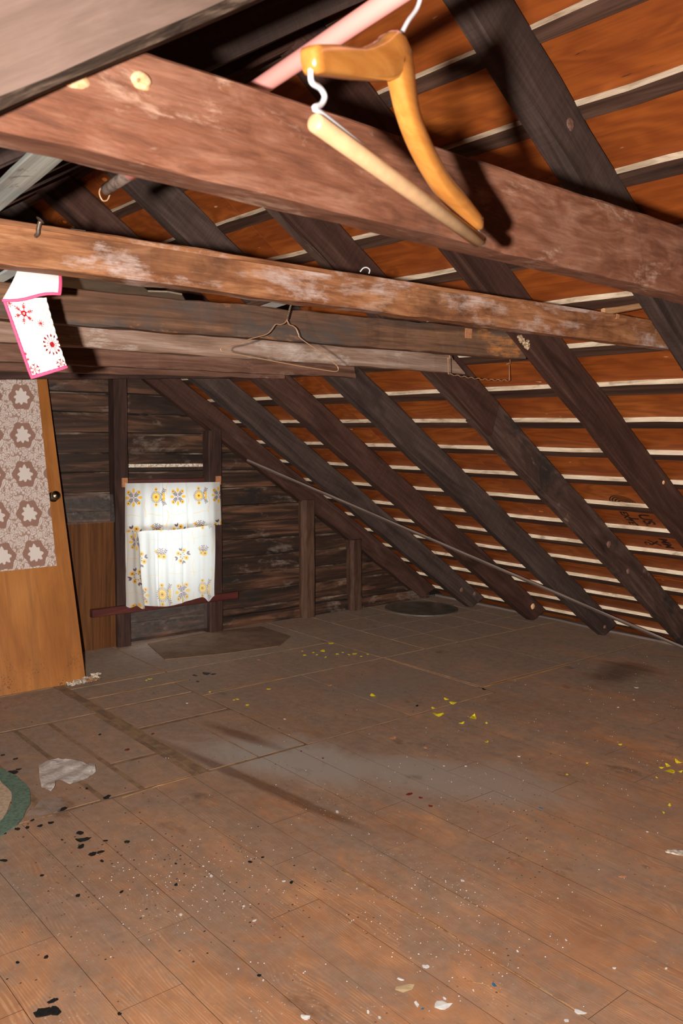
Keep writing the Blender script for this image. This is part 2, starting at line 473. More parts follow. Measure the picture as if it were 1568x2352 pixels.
M['film'] = m_film('clear_film', (.30, .28, .27), .11, .12)
M['film_white'] = m_film('milky_film', (.70, .62, .57), .75, .35)
M['film_clear'] = m_film('thin_clear_film', (.5, .45, .42), .22)
M['hanger_wood'] = NT('varnished_hanger_wood')
_t = M['hanger_wood']; _g = _t.noise(_t.mapping(_t.objco(False), (6, 60, 60)), 1.0, 4, .6, .8)
_t.bsdf(_t.ramp(_g, [(.3, (.40, .14, .025)), (.7, (.56, .23, .05))]), .22, .5, None, **{'Coat Weight': .5, 'Coat Roughness': .12}); M['hanger_wood'] = _t.m
M['bar_wood'] = plain('pale_bar_wood', (.60, .36, .19), .35, .4, nz=.15, nscale=60)
M['wire'] = plain('shiny_wire', (.72, .74, .77), .25, .6, .25)
M['wire_copper'] = plain('coppery_wire', (.44, .25, .14), .35, .5, .3)
M['wire_dark'] = plain('dull_wire', (.20, .14, .09), .4, .5, .3, nz=.5, nscale=120)
M['pink_rod'] = plain('pink_plastic', (.78, .33, .29), .35, .4)
M['rod_bare'] = plain('bare_rod_wood', (.22, .16, .13), .7, .2, nz=.5, nscale=90)
M['grey_strip'] = wood('grey_strip', (.20, .21, .19), (.42, .44, .40), (.55, .57, .53), 1.2, 24, stain=(.05, .05, .045), sscale=14, sthr=(.6, .66), rough=.6, vary=0)
M['white_strip'] = plain('white_strip', (.62, .66, .64), .5, .3, nz=.15, nscale=20)
M['paperboard'] = plain('paperboard', (.22, .17, .12), .8, .2, nz=.25, nscale=15)
M['nail'] = plain('rusty_nail', (.20, .15, .12), .5, .4, .8, nz=.4, nscale=200)
M['knot_pale'] = plain('pale_knot', (.70, .45, .26), .6, .3, c2=(.55, .28, .12), nscale=120)
M['knot_brown'] = plain('brown_knot', (.17, .09, .065), .7, .2, c2=(.10, .05, .035), nscale=120)
M['nest'] = plain('crusty_nest', (.48, .36, .23), .9, .1, c2=(.16, .09, .05), nscale=160)
M['notch'] = plain('raw_notch_wood', (.40, .17, .08), .8, .2, nz=.3, nscale=120)
M['knob'] = plain('brass_knob', (.20, .155, .10), .32, .5, 1.0, nz=.3, nscale=60)
M['lips'] = plain('cut_paper', (.62, .55, .47), .8, .2, c2=(.30, .22, .15), nscale=80)
M['black_bit'] = plain('black_roofing_bit', (.012, .012, .011), .6, .3, nz=.4, nscale=90)
M['yellow'] = plain('yellow_paint', (.85, .68, .02), .6, .3, nz=.25, nscale=120)
M['white_bit'] = plain('white_bit', (.72, .70, .68), .7, .2, nz=.15, nscale=90)
M['red_bit'] = plain('red_bit', (.17, .025, .015), .7, .2)
M['orange_bit'] = plain('orange_bit', (.60, .26, .12), .7, .2, nz=.3, nscale=90)
M['blue_bit'] = plain('blue_bit', (.025, .13, .25), .6, .3)
M['cream_bit'] = plain('cream_paper', (.50, .36, .20), .8, .2, nz=.15, nscale=40)
M['tan_seam'] = plain('tan_seam', (.27, .16, .09), .85, .15, c2=(.16, .10, .066), nscale=14)
M['glass'] = NT('window_glass')
_t = M['glass']; _b = _t.add('ShaderNodeBsdfGlossy'); _b.inputs['Roughness'].default_value = .05
_tr = _t.add('ShaderNodeBsdfTransparent'); _tr.inputs[0].default_value = (.93, .95, .94, 1)
_mx = _t.add('ShaderNodeMixShader'); _mx.inputs[0].default_value = .07
_t.t.links.new(_tr.outputs[0], _mx.inputs[1]); _t.t.links.new(_b.outputs[0], _mx.inputs[2]); _t.t.links.new(_mx.outputs[0], _t.out.inputs[0]); M['glass'] = _t.m
M['disc'] = plain('dull_disc', (.11, .088, .07), .35, .5, nz=.3, nscale=12)
M['ink'] = plain('black_stamp_ink', (.025, .012, .008), .8, .1)
M['rug_cream'] = plain('rug_cream', (.50, .36, .25), .95, .1, nz=.25, nscale=70)
M['rug_green'] = plain('rug_green', (.14, .20, .145), .95, .1, nz=.35, nscale=90)
M['cardboard'] = NT('brown_cardboard')
_t = M['cardboard']; _g = _t.noise(_t.objco(False), 9, 7, .7); _t.bsdf(_t.ramp(_g, [(.3, (.10, .058, .036)), (.55, (.175, .10, .062)), (.75, (.20, .125, .085))]), .85, .15); M['cardboard'] = _t.m

def m_door():
    t = NT('veneered_door')
    co = t.objco(False)
    g = t.noise(t.mapping(co, (16, 1, 1.3)), 1.0, 5, .6, .9)
    f = t.noise(t.mapping(co, (160, 1, 6)), 1.0, 3, .6)
    b = t.noise(t.mapping(co, (5, 1, 1.6), (3, 0, 4)), 1.0, 4, .6, .5)
    col = t.ramp(b, [(.3, (.24, .078, .015)), (.55, (.34, .125, .026)), (.75, (.40, .16, .04))])
    col = t.mix(t.ramp(g, [(.5, 0.0), (.75, .55)]), col, (.16, .06, .02))
    col = t.mix(.25, col, t.ramp(f, [(.3, .4), (.65, 1.0)]), 'MULTIPLY')
    sp = t.voro(t.mapping(co, (1, 1, 1)), 90.0)
    z = t.add('ShaderNodeSeparateXYZ'); t.put(z.inputs[0], co)
    lo = t.ramp(z.outputs[2], [(.02, .9), (.22, 0.0)])
    cut = t.ramp(t.noise(co, 9, 3, .6), [(.45, 0.0), (.6, 1.0)])
    col = t.mix(t.math('MULTIPLY', t.math('MULTIPLY', t.ramp(sp, [(.22, 1.0), (.34, 0.0)]), lo), cut), col, (.03, .02, .01))
    t.bsdf(col, .5, .35)
    return t.m
M['door'] = m_door()

# ------------------------------------------------------------------ roof frame of reference
TH = math.radians(33.5); CT, ST = math.cos(TH), math.sin(TH)
EAVE_R, EAVE_L = 5.13, -2.34
RIDGE = (EAVE_R + EAVE_L) / 2
SMAX = (EAVE_R - RIDGE) / CT
Y_BACK, Y_FRONT = 4.81, -1.30
def RP(s, y, o=0.0, side=1):
    """point of a slope: s metres up from the eave, o metres outwards of the rafters' upper faces"""
    x = EAVE_R - s * CT + o * ST
    if side < 0: x = EAVE_L + s * CT - o * ST
    return Vector((x, y, s * ST + o * CT))
def roof_z(x):
    return ((EAVE_R - x) if x > RIDGE else (x - EAVE_L)) * ST / CT

def slab_on_roof(name, s0, s1, y0, y1, o0, o1, side, mat, parent=None, seg=1, jit=0.0, edge_mat=None, local=True):
    """a flat piece lying on the slope; its local X runs along the ridge, local Y up the slope"""
    rnd = random.Random(int(s0 * 1000) + side + int(y0 * 77))
    org = RP(s0, y0, o0, side)
    ex = Vector((0, 1, 0)); ey = (RP(s0 + 1, y0, o0, side) - org); ez = (RP(s0, y0, o0 + 1, side) - org)
    M4 = Matrix(((ex.x, ey.x, ez.x, org.x), (ex.y, ey.y, ez.y, org.y), (ex.z, ey.z, ez.z, org.z), (0, 0, 0, 1)))
    vs_, fs, mi = [], [], []
    L, W, T = y1 - y0, s1 - s0, o1 - o0
    for i in range(seg + 1):
        x = L * i / seg
        a, b = rnd.uniform(-jit, jit), rnd.uniform(-jit, jit)
        wane = rnd.uniform(0, jit * 1.2)
        vs_ += [(x, a, 0), (x, W + b - wane, rnd.uniform(-1, 1) * jit * .3), (x, W + b, T), (x, a, T)]
    for i in range(seg):
        for j in range(4):
            A, B = i * 4 + j, i * 4 + (j + 1) % 4
            fs.append((A, A + 4, B + 4, B)); mi.append(1 if (j == 1 and edge_mat) else 0)
    fs.append((0, 1, 2, 3)); fs.append(tuple(reversed([seg * 4 + j for j in range(4)]))); mi += [0, 0]
    o = mesh(name, vs_, fs, [mat] + ([edge_mat] if edge_mat else []), None, False, mi)
    bm = bmesh.new(); bm.from_mesh(o.data); bmesh.ops.recalc_face_normals(bm, faces=bm.faces[:]); bm.to_mesh(o.data); bm.free()
    o.matrix_world = M4
    if parent is not None: adopt(o, parent)
    return o

# ------------------------------------------------------------------ structure: floor, walls, roof
floor = prism('floor', [[(EAVE_L - .2, Y_FRONT - .1), (EAVE_R + .35, Y_FRONT - .1), (EAVE_R + .35, Y_BACK + .1), (EAVE_L - .2, Y_BACK + .1)]], 'Z', -.06, -.0075, M['slab'])
tag(floor, kind='structure')

M['joint_side'] = plain('dark_joint', (.09, .045, .026), .9, .1)  # board sides coloured dark so the joints read as lines
def floor_piece(name, x0, x1, y0, y1, mat, top=0.0, gap=.0007, side=None, bottom=-.0075):
    rnd = random.Random(int(x0 * 913 + y0 * 577 + 10000))
    dz = rnd.uniform(-.0006, .0002)
    z1 = top + dz
    o = box(name, (x0 + gap, x1 - gap, y0 + gap, y1 - gap, bottom, z1), mat, floor)
    o.data.materials.append(side or M['joint_side'])
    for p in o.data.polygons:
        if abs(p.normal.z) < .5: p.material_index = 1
    return o

# near boards of the printed sheet: rows along the ridge with staggered butt joints
xs = []
x = -.49
while x < EAVE_R - .05:
    xs.append(x); x += .16
for i, x0 in enumerate(xs):
    x1 = min(x0 + .16, EAVE_R + .02)
    if x0 < 1.58 < x1: x1 = 1.59
    elif x0 < 1.60 and x1 > 1.59: x0 = 1.59
    yend = 2.735 if x0 < 3.34 else 2.85
    y = -.2 - (i * .37) % .6
    while y < yend - .01:
        y2 = min(y + 1.22, yend)
        if yend - y2 < .18: y2 = yend
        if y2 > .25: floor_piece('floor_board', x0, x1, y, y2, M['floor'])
        y = y2
# far panels, with the torn and taped seams between them
pan = [(-.5, .58, 2.74, 3.64), (.58, 1.035, 2.74, 3.64), (1.06, 1.235, 2.75, 3.635), (1.25, 1.385, 2.75, 3.635), (1.40, 1.60, 2.75, 3.02), (1.40, 1.60, 3.04, 3.64), (-.5, 1.62, 3.65, 4.15),
       (-.5, 1.62, 4.15, 4.80), (1.67, 1.90, 2.75, 3.32), (1.90, 2.135, 2.75, 3.32), (1.67, 2.135, 3.345, 3.66), (1.67, 2.135, 3.675, 3.86), (1.67, 2.20, 3.87, 4.06), (1.67, 2.20, 4.07, 4.80), (2.145, 2.75, 2.745, 3.58), (2.75, 3.345, 2.745, 3.58),
       (2.145, 2.75, 3.59, 4.06), (2.75, 3.345, 3.59, 4.06), (2.21, 2.85, 4.07, 4.80), (2.85, 3.345, 4.07, 4.80), (3.352, 4.09, 2.862, 3.58), (4.09, 5.14, 2.862, 3.58), (3.352, 3.70, 3.59, 4.80)]
for (a, b, c, d) in pan:
    floor_piece('floor_panel', a, b, c, d, M['floor_panel'], 0, .0035 if b < 2.2 else .0015, M['tan_seam'], -.0032)
for i in range(5):
    for j in range(4):
        floor_piece('floor_tile', 3.71 + i * .288, min(3.71 + (i + 1) * .288, 5.14), 3.59 + j * .3025, 3.59 + (j + 1) * .3025, M['floor_panel'], 0, .002, M['tan_seam'], -.0032)
for (a, b, c, d) in [(1.625, 1.665, 2.74, 4.80), (1.04, 1.058, 2.74, 3.64)]:
    floor_piece('seam_strip', a, b, c, d, M['tan_seam'], -.001, .001, M['tan_seam'], -.0032)
for (a, b, c, d) in [(-.5, 3.35, 2.737, 4.80), (3.35, 5.14, 2.852, 4.80)]:
    floor_piece('seam_strip', a, b, c, d, M['tan_seam'], -.0034, 0, M['tan_seam'])

WX0, WX1, WZ0, WZ1 = 2.33, 2.87, .27, .945       # window opening
def gable(y0, y1, name, hole):
    zl, zr = roof_z(EAVE_L), roof_z(EAVE_R)
    if hole:
        u = .055          # up to the deck
        polys = [[(EAVE_L - .09, 0), (WX0, 0), (WX0, roof_z(WX0) + u), (RIDGE, roof_z(RIDGE) + u), (EAVE_L - .09, 0.01)], [(WX1, 0), (EAVE_R + .09, 0), (WX1, roof_z(WX1) + u)],
                 [(WX0, 0), (WX1, 0), (WX1, WZ0), (WX0, WZ0)], [(WX0, WZ1), (WX1, WZ1), (WX1, roof_z(WX1) + u), (WX0, roof_z(WX0) + u)]]
    else:
        polys = [[(EAVE_L - .09, 0), (EAVE_R + .09, 0), (RIDGE, roof_z(RIDGE) + .055)]]
    o = prism(name, polys, 'Y', y0, y1, M['slab'])
    return tag(o, kind='structure')
wall_back = gable(Y_BACK + .022, Y_BACK + .05, 'wall_back', True)
wall_front = gable(Y_FRONT - .05, Y_FRONT, 'wall_front', False)

# horizontal boards of the gable, lapped and cupped; those at the window stop at its frame
pitch = .117
for k in range(21):
    z0, z1 = k * pitch + .002, (k + 1) * pitch - .003
    rnd = random.Random(100 + k)
    xr = EAVE_R - z1 * CT / ST - .01
    xl = EAVE_L + z1 * CT / ST + .01
    if xr - xl < .2: continue
    spans = [(xl, xr)]
    if z1 > WZ0 + .02 and z0 < WZ1 - .02: spans = [(xl, WX0), (WX1, xr)]
    for (a, b) in spans:
        if b - a < .15: continue
        seg = max(2, int((b - a) / .25))
        vs_, fs = [], []
        tl = rnd.uniform(.003, .011)
        for i in range(seg + 1):
            x = a + (b - a) * i / seg
            w1, w2 = rnd.uniform(-.003, .003), rnd.uniform(-.0025, .0025)
            yy = Y_BACK + rnd.uniform(-.0015, .0015)
            ew = rnd.uniform(.004, .016)
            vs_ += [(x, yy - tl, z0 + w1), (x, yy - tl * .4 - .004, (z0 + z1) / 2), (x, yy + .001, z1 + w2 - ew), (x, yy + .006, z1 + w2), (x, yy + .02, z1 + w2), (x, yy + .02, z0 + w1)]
        mi_ = []
        for i in range(seg):
            for j in range(6):
                A, B = i * 6 + j, i * 6 + (j + 1) % 6
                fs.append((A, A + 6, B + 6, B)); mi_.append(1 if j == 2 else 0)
        fs.append((0, 1, 2, 3, 4, 5)); fs.append(tuple(seg * 6 + j for j in reversed(range(6)))); mi_ += [0, 0]
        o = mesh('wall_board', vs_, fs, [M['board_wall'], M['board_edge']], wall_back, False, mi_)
        bm = bmesh.new(); bm.from_mesh(o.data); bmesh.ops.recalc_face_normals(bm, faces=bm.faces[:]); bm.to_mesh(o.data); bm.free()

# roof: outer deck, plywood sheets under it, old laths under these
for side, nm in ((1, 'ceiling'), (-1, 'ceiling')):
    ceil = slab_on_roof(nm, -.3, SMAX + .03, Y_FRONT - .1, Y_BACK + .12, .036, .05, side, M['slab'])
    tag(ceil, kind='structure')
    if side > 0: ceiling_right = ceil
    for r, (s0, s1) in enumerate(((-.28, .93), (.935, 2.15), (2.155, 3.37), (3.375, SMAX + .015))):
        y = Y_FRONT - .05 - (.6 if r % 2 else 0)
        while y < Y_BACK + .02:
            y2 = min(y + 2.44, Y_BACK + .02)
            if y2 - max(y, Y_FRONT - .05) > .1:
                p = slab_on_roof('plywood_sheet', s0, s1, max(y, Y_FRONT - .05), y2 - .003, .0215, .034, side, M['plywood'], ceil)
                if side > 0 and r == 1 and y < 2.0 < y2: stamp_sheet = p
            y += 2.44
    for k in range(19):
        s1 = 4.10 - .2335 * (k - 1)
        if side < 0: s1 -= .05
        if s1 > SMAX - .01: s1 = SMAX - .012
        wd = random.Random(k * 3 + side).uniform(.042, .06)
        if s1 < .09: continue
        slab_on_roof('lath', s1 - wd, s1, Y_FRONT, Y_BACK, 0.0, .021, side, M['lath_face'], ceil, 34, .0035, M['lath_edge'])

# black mill stamp on the plywood
def stamp(txt, sy, size):
    cu = bpy.data.curves.new('stamp_lettering', 'FONT')
    cu.body = txt; cu.size = size; cu.offset = .0022
    tmp = bpy.data.objects.new('tmp', cu); COL.objects.link(tmp)
    bpy.context.view_layer.update()
    me = bpy.data.meshes.new_from_object(tmp)
    bpy.data.objects.remove(tmp)
    me.name = 'stamp_lettering'
    o = link('stamp_lettering', me, None, [M['ink']])
    p = RP(sy[0], sy[1], .0211)
    X, Y_, Z_ = Vector((CT, 0, -ST)), Vector((0, -1, 0)), Vector((-ST, 0, -CT))
    o.matrix_world = Matrix(((X.x, Y_.x, Z_.x, p.x), (X.y, Y_.y, Z_.y, p.y), (X.z, Y_.z, Z_.z, p.z), (0, 0, 0, 1)))
    return adopt(o, stamp_sheet)
stamp('US.', (1.6592, 2.2403), .085)
stamp('L -', (1.6151, 2.3087), .075)
stamp('EXTE', (1.6702, 2.3322), .055)
stamp('X', (1.3890, 2.3069), .075)
stamp('C', (1.3684, 2.3408), .045)
stamp('MM', (1.4215, 2.2348), .065)
vs_, fs = [], []
for (r0, r1) in ((.022, .030), (.038, .046), (.053, .060), (.066, .072)):
    b = len(vs_)
    for i in range(40):
        a = 2 * math.pi * i / 40
        for r in (r0, r1): vs_.append((r * math.cos(a), r * math.sin(a), 0))
    for i in range(40):
        j = (i + 1) % 40
        fs.append((b + 2 * i, b + 2 * i + 1, b + 2 * j + 1, b + 2 * j))
rg = mesh('stamp_rings', vs_, fs, M['ink'])
q = (1.7535, 2.2650)
p = RP(q[0], q[1], .0211)
rg.matrix_world = Matrix(((CT, 0, -ST, p.x), (0, -1, 0, p.y), (-ST, 0, -CT, p.z), (0, 0, 0, 1)))
adopt(rg, stamp_sheet)

# ------------------------------------------------------------------ rafters
D = .145
RAFT = [(0.69, .055, 'rafter', 'dark sawn rafter on the right slope, the one by the camera'),
        (1.355, .055, 'rafter', 'dark brown rafter crossing the top right corner behind the big near collar beam'),
        (1.895, .055, 'rafter_red', 'long reddish brown rafter carrying the crusty pale nest'),
        (2.45, .065, 'rafter_worn', 'rafter with a spliced lower half, black stains and knots'),
        (3.08, .065, 'rafter', 'grey brown rafter just behind the spliced rafter, its foot beside the slanting batten'),
        (3.65, .075, 'rafter_red', 'dark rafter with one pale knot at its foot'),
        (4.22, .075, 'rafter', 'charred rafter with two knots at its foot beside the floor disc'),
        (4.735, .075, 'rafter_red', 'end rafter lying against the boarded gable on the right slope')]
rafters = []
SF = .165 / ST + 0.02     # where the underside meets the floor
for (y, t, mt, lab) in RAFT:
    a = RP(SMAX - .03, y + t / 2, -D / 2); b = RP(.20, y + t / 2, -D / 2)
    o = timber('rafter', a, b, t, D, M[mt], up=RP(0, 0, 1) - RP(0, 0, 0), seg=26, jit=.0035, ch=.006, cut0=ST / CT * -1, cut1=.62, rot_end=.12 if y > 1.5 else 0)
    rafters.append(tag(o, lab, 'rafter', 'right slope rafters'))
# the spliced lower half lies proud of the upper piece
y, t = 2.45, .065
a = RP(2.66, y + t / 2 + .004, -D / 2 - .010); b = RP(.22, y + t / 2 + .004, -D / 2 - .006)
sp = timber('spliced_piece', a, b, t * .72, D * .9, M['rafter_worn'], up=RP(0, 0, 1) - RP(0, 0, 0), seg=22, jit=.006, ch=.012, cut0=.5)
a = RP(SMAX - .05, y + .002, -D / 2 - .004); b = RP(2.60, y + .002, -D / 2 - .004)
sp2 = timber('doubled_piece', a, b, .028, D * .97, M['rafter_red'], up=RP(0, 0, 1) - RP(0, 0, 0), seg=12, jit=.003, ch=.004, cut1=-.35)
adopt(sp, rafters[3]); adopt(sp2, rafters[3]); sp2['label'] = 'smooth reddish upper half with a slanted cut end'

def knot(p, nrm, r, mat, parent, el=1.0):
    nrm = Vector(nrm).normalized()
    q = nrm.to_track_quat('Z', 'Y')
    rnd = random.Random(int(abs(p[0]) * 999))
    vs_ = [(0, 0, .004)]; n = 14
    for rr, zz in ((.55, .0035), (.8, .0018), (1.0, -.004)):
        for i in range(n):
            a = 2 * math.pi * i / n
            k = rr * r * rnd.uniform(.88, 1.08)
            vs_.append((k * el * math.cos(a), k * math.sin(a), zz))
    fs = [(0, 1 + i, 1 + (i + 1) % n) for i in range(n)]
    for ring in range(2):
        b = 1 + ring * n
        fs += [(b + i, b + n + i, b + n + (i + 1) % n, b + (i + 1) % n) for i in range(n)]
    o = mesh('knot', vs_, fs, mat, None, True)
    o.matrix_world = Matrix.Translation(Vector(p)) @ q.to_matrix().to_4x4()
    return adopt(o, parent)
NEG_Y = (0, -1, 0)
for (p, r, i, m) in [((4.7294, 4.2190, 0.1655), .020, 6, 'knot_brown'), ((4.8771, 4.2190, 0.1204), .018, 6, 'knot_brown'), ((4.8373, 3.6480, 0.1218), .021, 5, 'knot_pale'), ((4.8466, 3.0790, 0.0787), .014, 4, 'knot_brown'),
                     ((3.8524, 2.4430, 0.7564), .020, 3, 'knot_brown'), ((4.0434, 2.4430, 0.5998), .016, 3, 'knot_brown'), ((3.3734, 1.8940, 1.1115), .010, 2, 'knot_pale'), ((1.8760, 1.3540, 2.0798), .020, 1, 'knot_brown')]:
    knot(p, NEG_Y, r, M[m], rafters[i], 1.0)

# left slope rafters: each pair carries a collar beam
LAB_L = ['wide near rafter filling the top left corner, ragged bark on its underside', 'dark left slope rafter seen under the big beam at the left edge',
         'left slope rafter in the shadow above the long beam', 'left slope rafter far back in the dark', 'left slope rafter at the back', 'left slope rafter near the gable', 'left slope rafter close by the gable', 'left slope end rafter against the gable']
for i, (y, t, mt, lab) in enumerate(RAFT):
    a = RP(SMAX - .035, y + t / 2, -D / 2, -1); b = RP(.02, y + t / 2, -D / 2, -1)
    up = RP(0, 0, 1, -1) - RP(0, 0, 0, -1)
    if i == 0:
        o = timber('rafter', a, b, t, D, [M['plank_left'], M['bark']], up=up, seg=60, jit=.0022, ch=.006, cut0=ST / CT * -1, cut1=.4, mi=[1, 1, 0, 0, 0, 0, 0, 1])
    else:
        o = timber('rafter', a, b, t, D, M[mt], up=up, seg=20, jit=.003, ch=.005, cut0=ST / CT * -1, cut1=.4)
    tag(o, LAB_L[i], 'rafter', 'left slope rafters')

# ------------------------------------------------------------------ collar beams
def beam(label, mat, tl, bl, tr, br, thick, cutl=0.0, cutr=0.0, ext=0.0, seg=24, jit=.002, ch=.003, back=True):
    """a collar beam whose near face has these four corners; the thickness goes away from the camera"""
    tl, bl, tr, br = (Vector(v) for v in (tl, bl, tr, br))
    c0, c1 = (tl + bl) / 2, (tr + br) / 2
    d = (c1 - c0); d.normalize()
    h0, h1 = abs(tl.z - bl.z), abs(tr.z - br.z)
    L = (c1 - c0).length
    k = (h1 - h0) / L
    h0e = h0 - k * ext
    c0 = c0 - d * ext
    off = Vector((0, thick / 2, 0))
    o = timber('collar_beam', c0 + off, c1 + off, thick, h0e, mat, h1=h1, seg=seg, jit=jit, ch=ch, cut0=cutl, cut1=cutr)
    return tag(o, label, 'beam', 'collar beams across the attic')
b1 = beam('thick reddish collar beam nearest the camera, behind the wooden hanger', M['beam_red'], (0.30, .75, 1.632), (0.30, .75, 1.531), (1.55, .75, 1.636), (1.55, .75, 1.525), .048, ext=.45, seg=40, cutr=-1.4, jit=.0011)
knot((0.3813, 0.7495, 1.6042), NEG_Y, .0095, M['knot_pale'], b1, 1.25)
knot((0.3764, 0.7475, 1.6023), NEG_Y, .0022, M['notch'], b1, .6)
knot((0.3148, 0.7495, 1.5893), NEG_Y, .010, M['knot_pale'], b1, 2.0)
b2 = beam('long orange brown collar beam with whitish worn patches and a bent nail', M['beam_mid'], (0.4723, 1.4100, 1.6166), (0.4710, 1.4100, 1.5458), (2.5272, 1.4100, 1.6512), (2.5668, 1.4100, 1.5711), .045, ext=.5, seg=44, cutr=-.5)
b3 = beam('dark weathered collar beam with an orange lower edge, behind the wire hanger', M['beam_dark'], (0.8208, 1.9550, 1.6145), (0.7938, 1.9550, 1.5331), (2.4289, 1.9550, 1.6637), (2.5177, 1.9550, 1.5697), .045, ext=.85, seg=44, cutr=-.6)
b4 = beam('pale grey brown collar beam with a slanted cut end', M['beam_grey'], (1.012, 2.405, 1.618), (1.0143, 2.4050, 1.5283), (2.6126, 2.4050, 1.6376), (2.6344, 2.4050, 1.5494), .042, ext=1.0, seg=40, cutr=-1.3)
b5 = beam('brown collar beam under the wire hanger, with an upright cut end', M['beam_brown'], (1.27, 3.035, 1.615), (1.3207, 3.0350, 1.5271), (2.6112, 3.0350, 1.6273), (2.6342, 3.0350, 1.5587), .042, ext=1.2, seg=40, cutr=-.3)
b6 = beam('collar beam peeping out below the brown beam with the upright end', M['beam_brown'], (1.5, 3.60, 1.61), (1.5662, 3.6000, 1.5393), (2.62, 3.60, 1.61), (2.6482, 3.6000, 1.5769), .042, ext=1.4, seg=30)
b7 = beam('darkest collar beam, last before the boarded gable', M['post'], (1.75, 4.17, 1.61), (1.8139, 4.1700, 1.5520), (2.55, 4.17, 1.61), (2.8173, 4.1700, 1.6050), .042, ext=1.6, seg=30)
# raw notches sawn into two beams
nt = box('notch', (0, .030, -.002, .004, 0, .032), M['notch']); nt.location = Vector((2.1853, 1.9530, 1.6328)); adopt(nt, b3)
nt = box('notch', (0, .012, -.002, .004, 0, .014), M['notch']); nt.location = Vector((2.2096, 1.4080, 1.6388)); adopt(nt, b2)
# mouldings of beam two: a slightly proud quirk strip along its upper edge
q0, q1 = Vector((0.4722, 1.4100, 1.6112)), Vector((2.5069, 1.4100, 1.6452))
mo = timber('edge_strip', q0 - (q1 - q0) * .24 + Vector((0, -.001, 0)), q1 - (q1 - q0) * .01 + Vector((0, -.001, 0)), .004, .009, M['beam_mid'], seg=30, jit=.0006, ch=.001)
adopt(mo, b2)

# nail in beam two
t = empty('nail', (0.5293, 1.4080, 1.5965)); tag(t, 'bent rusty nail sticking up along the long orange brown beam', 'nail')
n0, n1 = Vector((0.5286, 1.4100, 1.5967)), Vector((0.5311, 1.3950, 1.6186))
s_ = tube('shank', [n0, n0 + Vector((.002, -.006, .004)), (n0 + n1) / 2 + Vector((0, -.002, 0)), n1], .0035, M['nail'], None, 8, smooth_pts=4); adopt(s_, t)
h_ = tube('head', [n1 - Vector((.0008, -.0002, -.0005)), n1 + Vector((.0008, -.0002, .0025))], .0075, M['nail'], None, 10); adopt(h_, t)
# small clip on beam two
c0 = Vector((1.2488, 1.4120, 1.6401))
t = tube('wire_clip', [c0 + Vector((-.014, .006, -.004)), c0 + Vector((-.008, .003, .004)), c0 + Vector((0, .0, .006)), c0 + Vector((.008, 0, .002)), c0 + Vector((.006, .0, -.006))], .0014, M['wire'], None, 6, smooth_pts=4)
tag(t, 'tiny shiny metal clip on top of the long orange brown beam', 'clip')

# nest on the reddish rafter
bm = bmesh.new()
rnd = random.Random(5)
nest_c = Vector((2.3997, 1.8920, 1.6172))
for i in range(34):
    a = rnd.uniform(-1, 1); b = rnd.gauss(0, .35)
    p = nest_c + Vector((a * .024 + b * .006, rnd.uniform(-.008, .003), -a * .016 + b * .012))
    bmesh.ops.create_icosphere(bm, subdivisions=1, radius=rnd.uniform(.004, .008), matrix=Matrix.Translation(p))
me = bpy.data.meshes.new('insect_nest'); bm.to_mesh(me); bm.free()
tag(link('insect_nest', me, None, [M['nest']]), 'crusty pale insect nest stuck on the reddish rafter at the beam end', 'nest')

# ------------------------------------------------------------------ gable: posts, window, curtain, panels
def post(label, x0, x1, z1, mat, lean=.02, dep=.085, rnd_=.006):
    o = timber('post', (((x0 + x1) / 2), Y_BACK - dep / 2 - .012, 0.0), ((x0 + x1) / 2 - lean, Y_BACK - dep / 2 - .012, z1), dep, x1 - x0, mat, up=(1, 0, 0), seg=14, jit=.002, ch=rnd_)
    return tag(o, label, 'post')
post('tall dark stud at the left of the curtained window', 2.232, 2.318, 1.70, M['post'], .02)
post('dark stud at the right of the curtained window, ending under the end rafter', 2.872, 2.968, 1.31, M['post'], .015)
post('brown half round post standing free in front of the gable boards', 3.636, 3.762, .84, M['post_log'], .02, .085, .03)
post('shortest post under the low end of the gable rafter', 4.088, 4.20, .53, M['post_log'], .02, .085, .02)

win = empty('window_1', (2.6, Y_BACK, 0)); tag(win, kind='structure')
def wpart(name, b, mat): return box(name, b, mat, win, .002)
wpart('window_frame', (WX0 - .03, WX0 + .02, Y_BACK - .03, Y_BACK + .05, WZ0 - .03, WZ1 + .05), M['sill_red'])
wpart('window_frame', (WX1 - .02, WX1 + .045, Y_BACK - .03, Y_BACK + .05, WZ0 - .03, WZ1 + .05), M['sill_red'])
wpart('window_frame', (WX0 - .03, WX1 + .045, Y_BACK - .035, Y_BACK + .05, WZ1 + .01, WZ1 + .06), M['sill_red'])
wpart('sash_rail', (WX0, WX1, Y_BACK + .012, Y_BACK + .035, .60, .63), M['sill_red'])
wpart('window_pane', (WX0 + .015, WX1 - .015, Y_BACK + .022, Y_BACK + .026, WZ0 + .0, WZ1 + .02), M['glass'])
pl = timber('window_sill', (2.0526, 4.6900, 0.2340), (3.0564, 4.6900, 0.2369), .04, .046, M['sill_red'], seg=8, jit=.001)
adopt(pl, win)
o = box('trim_1', (2.336, 2.87, Y_BACK - .02, Y_BACK - .008, 1.078, 1.098), M['lips']); tag(o, kind='structure')
for sx, (bx, bz) in enumerate(((2.258, 1.0), (2.905, 1.0))):
    o = box('bracket', (bx, bx + .035, 4.700, 4.712, bz - .035, bz + .02), M['notch'])
    tag(o, ('small reddish curtain bracket at the left stud' if sx == 0 else 'small reddish curtain bracket at the right stud'), 'bracket')

def s2l(c):
    c = np.asarray(c, float) / 255.0
    return np.where(c <= .04045, c / 12.92, ((c + .055) / 1.055) ** 2.4)

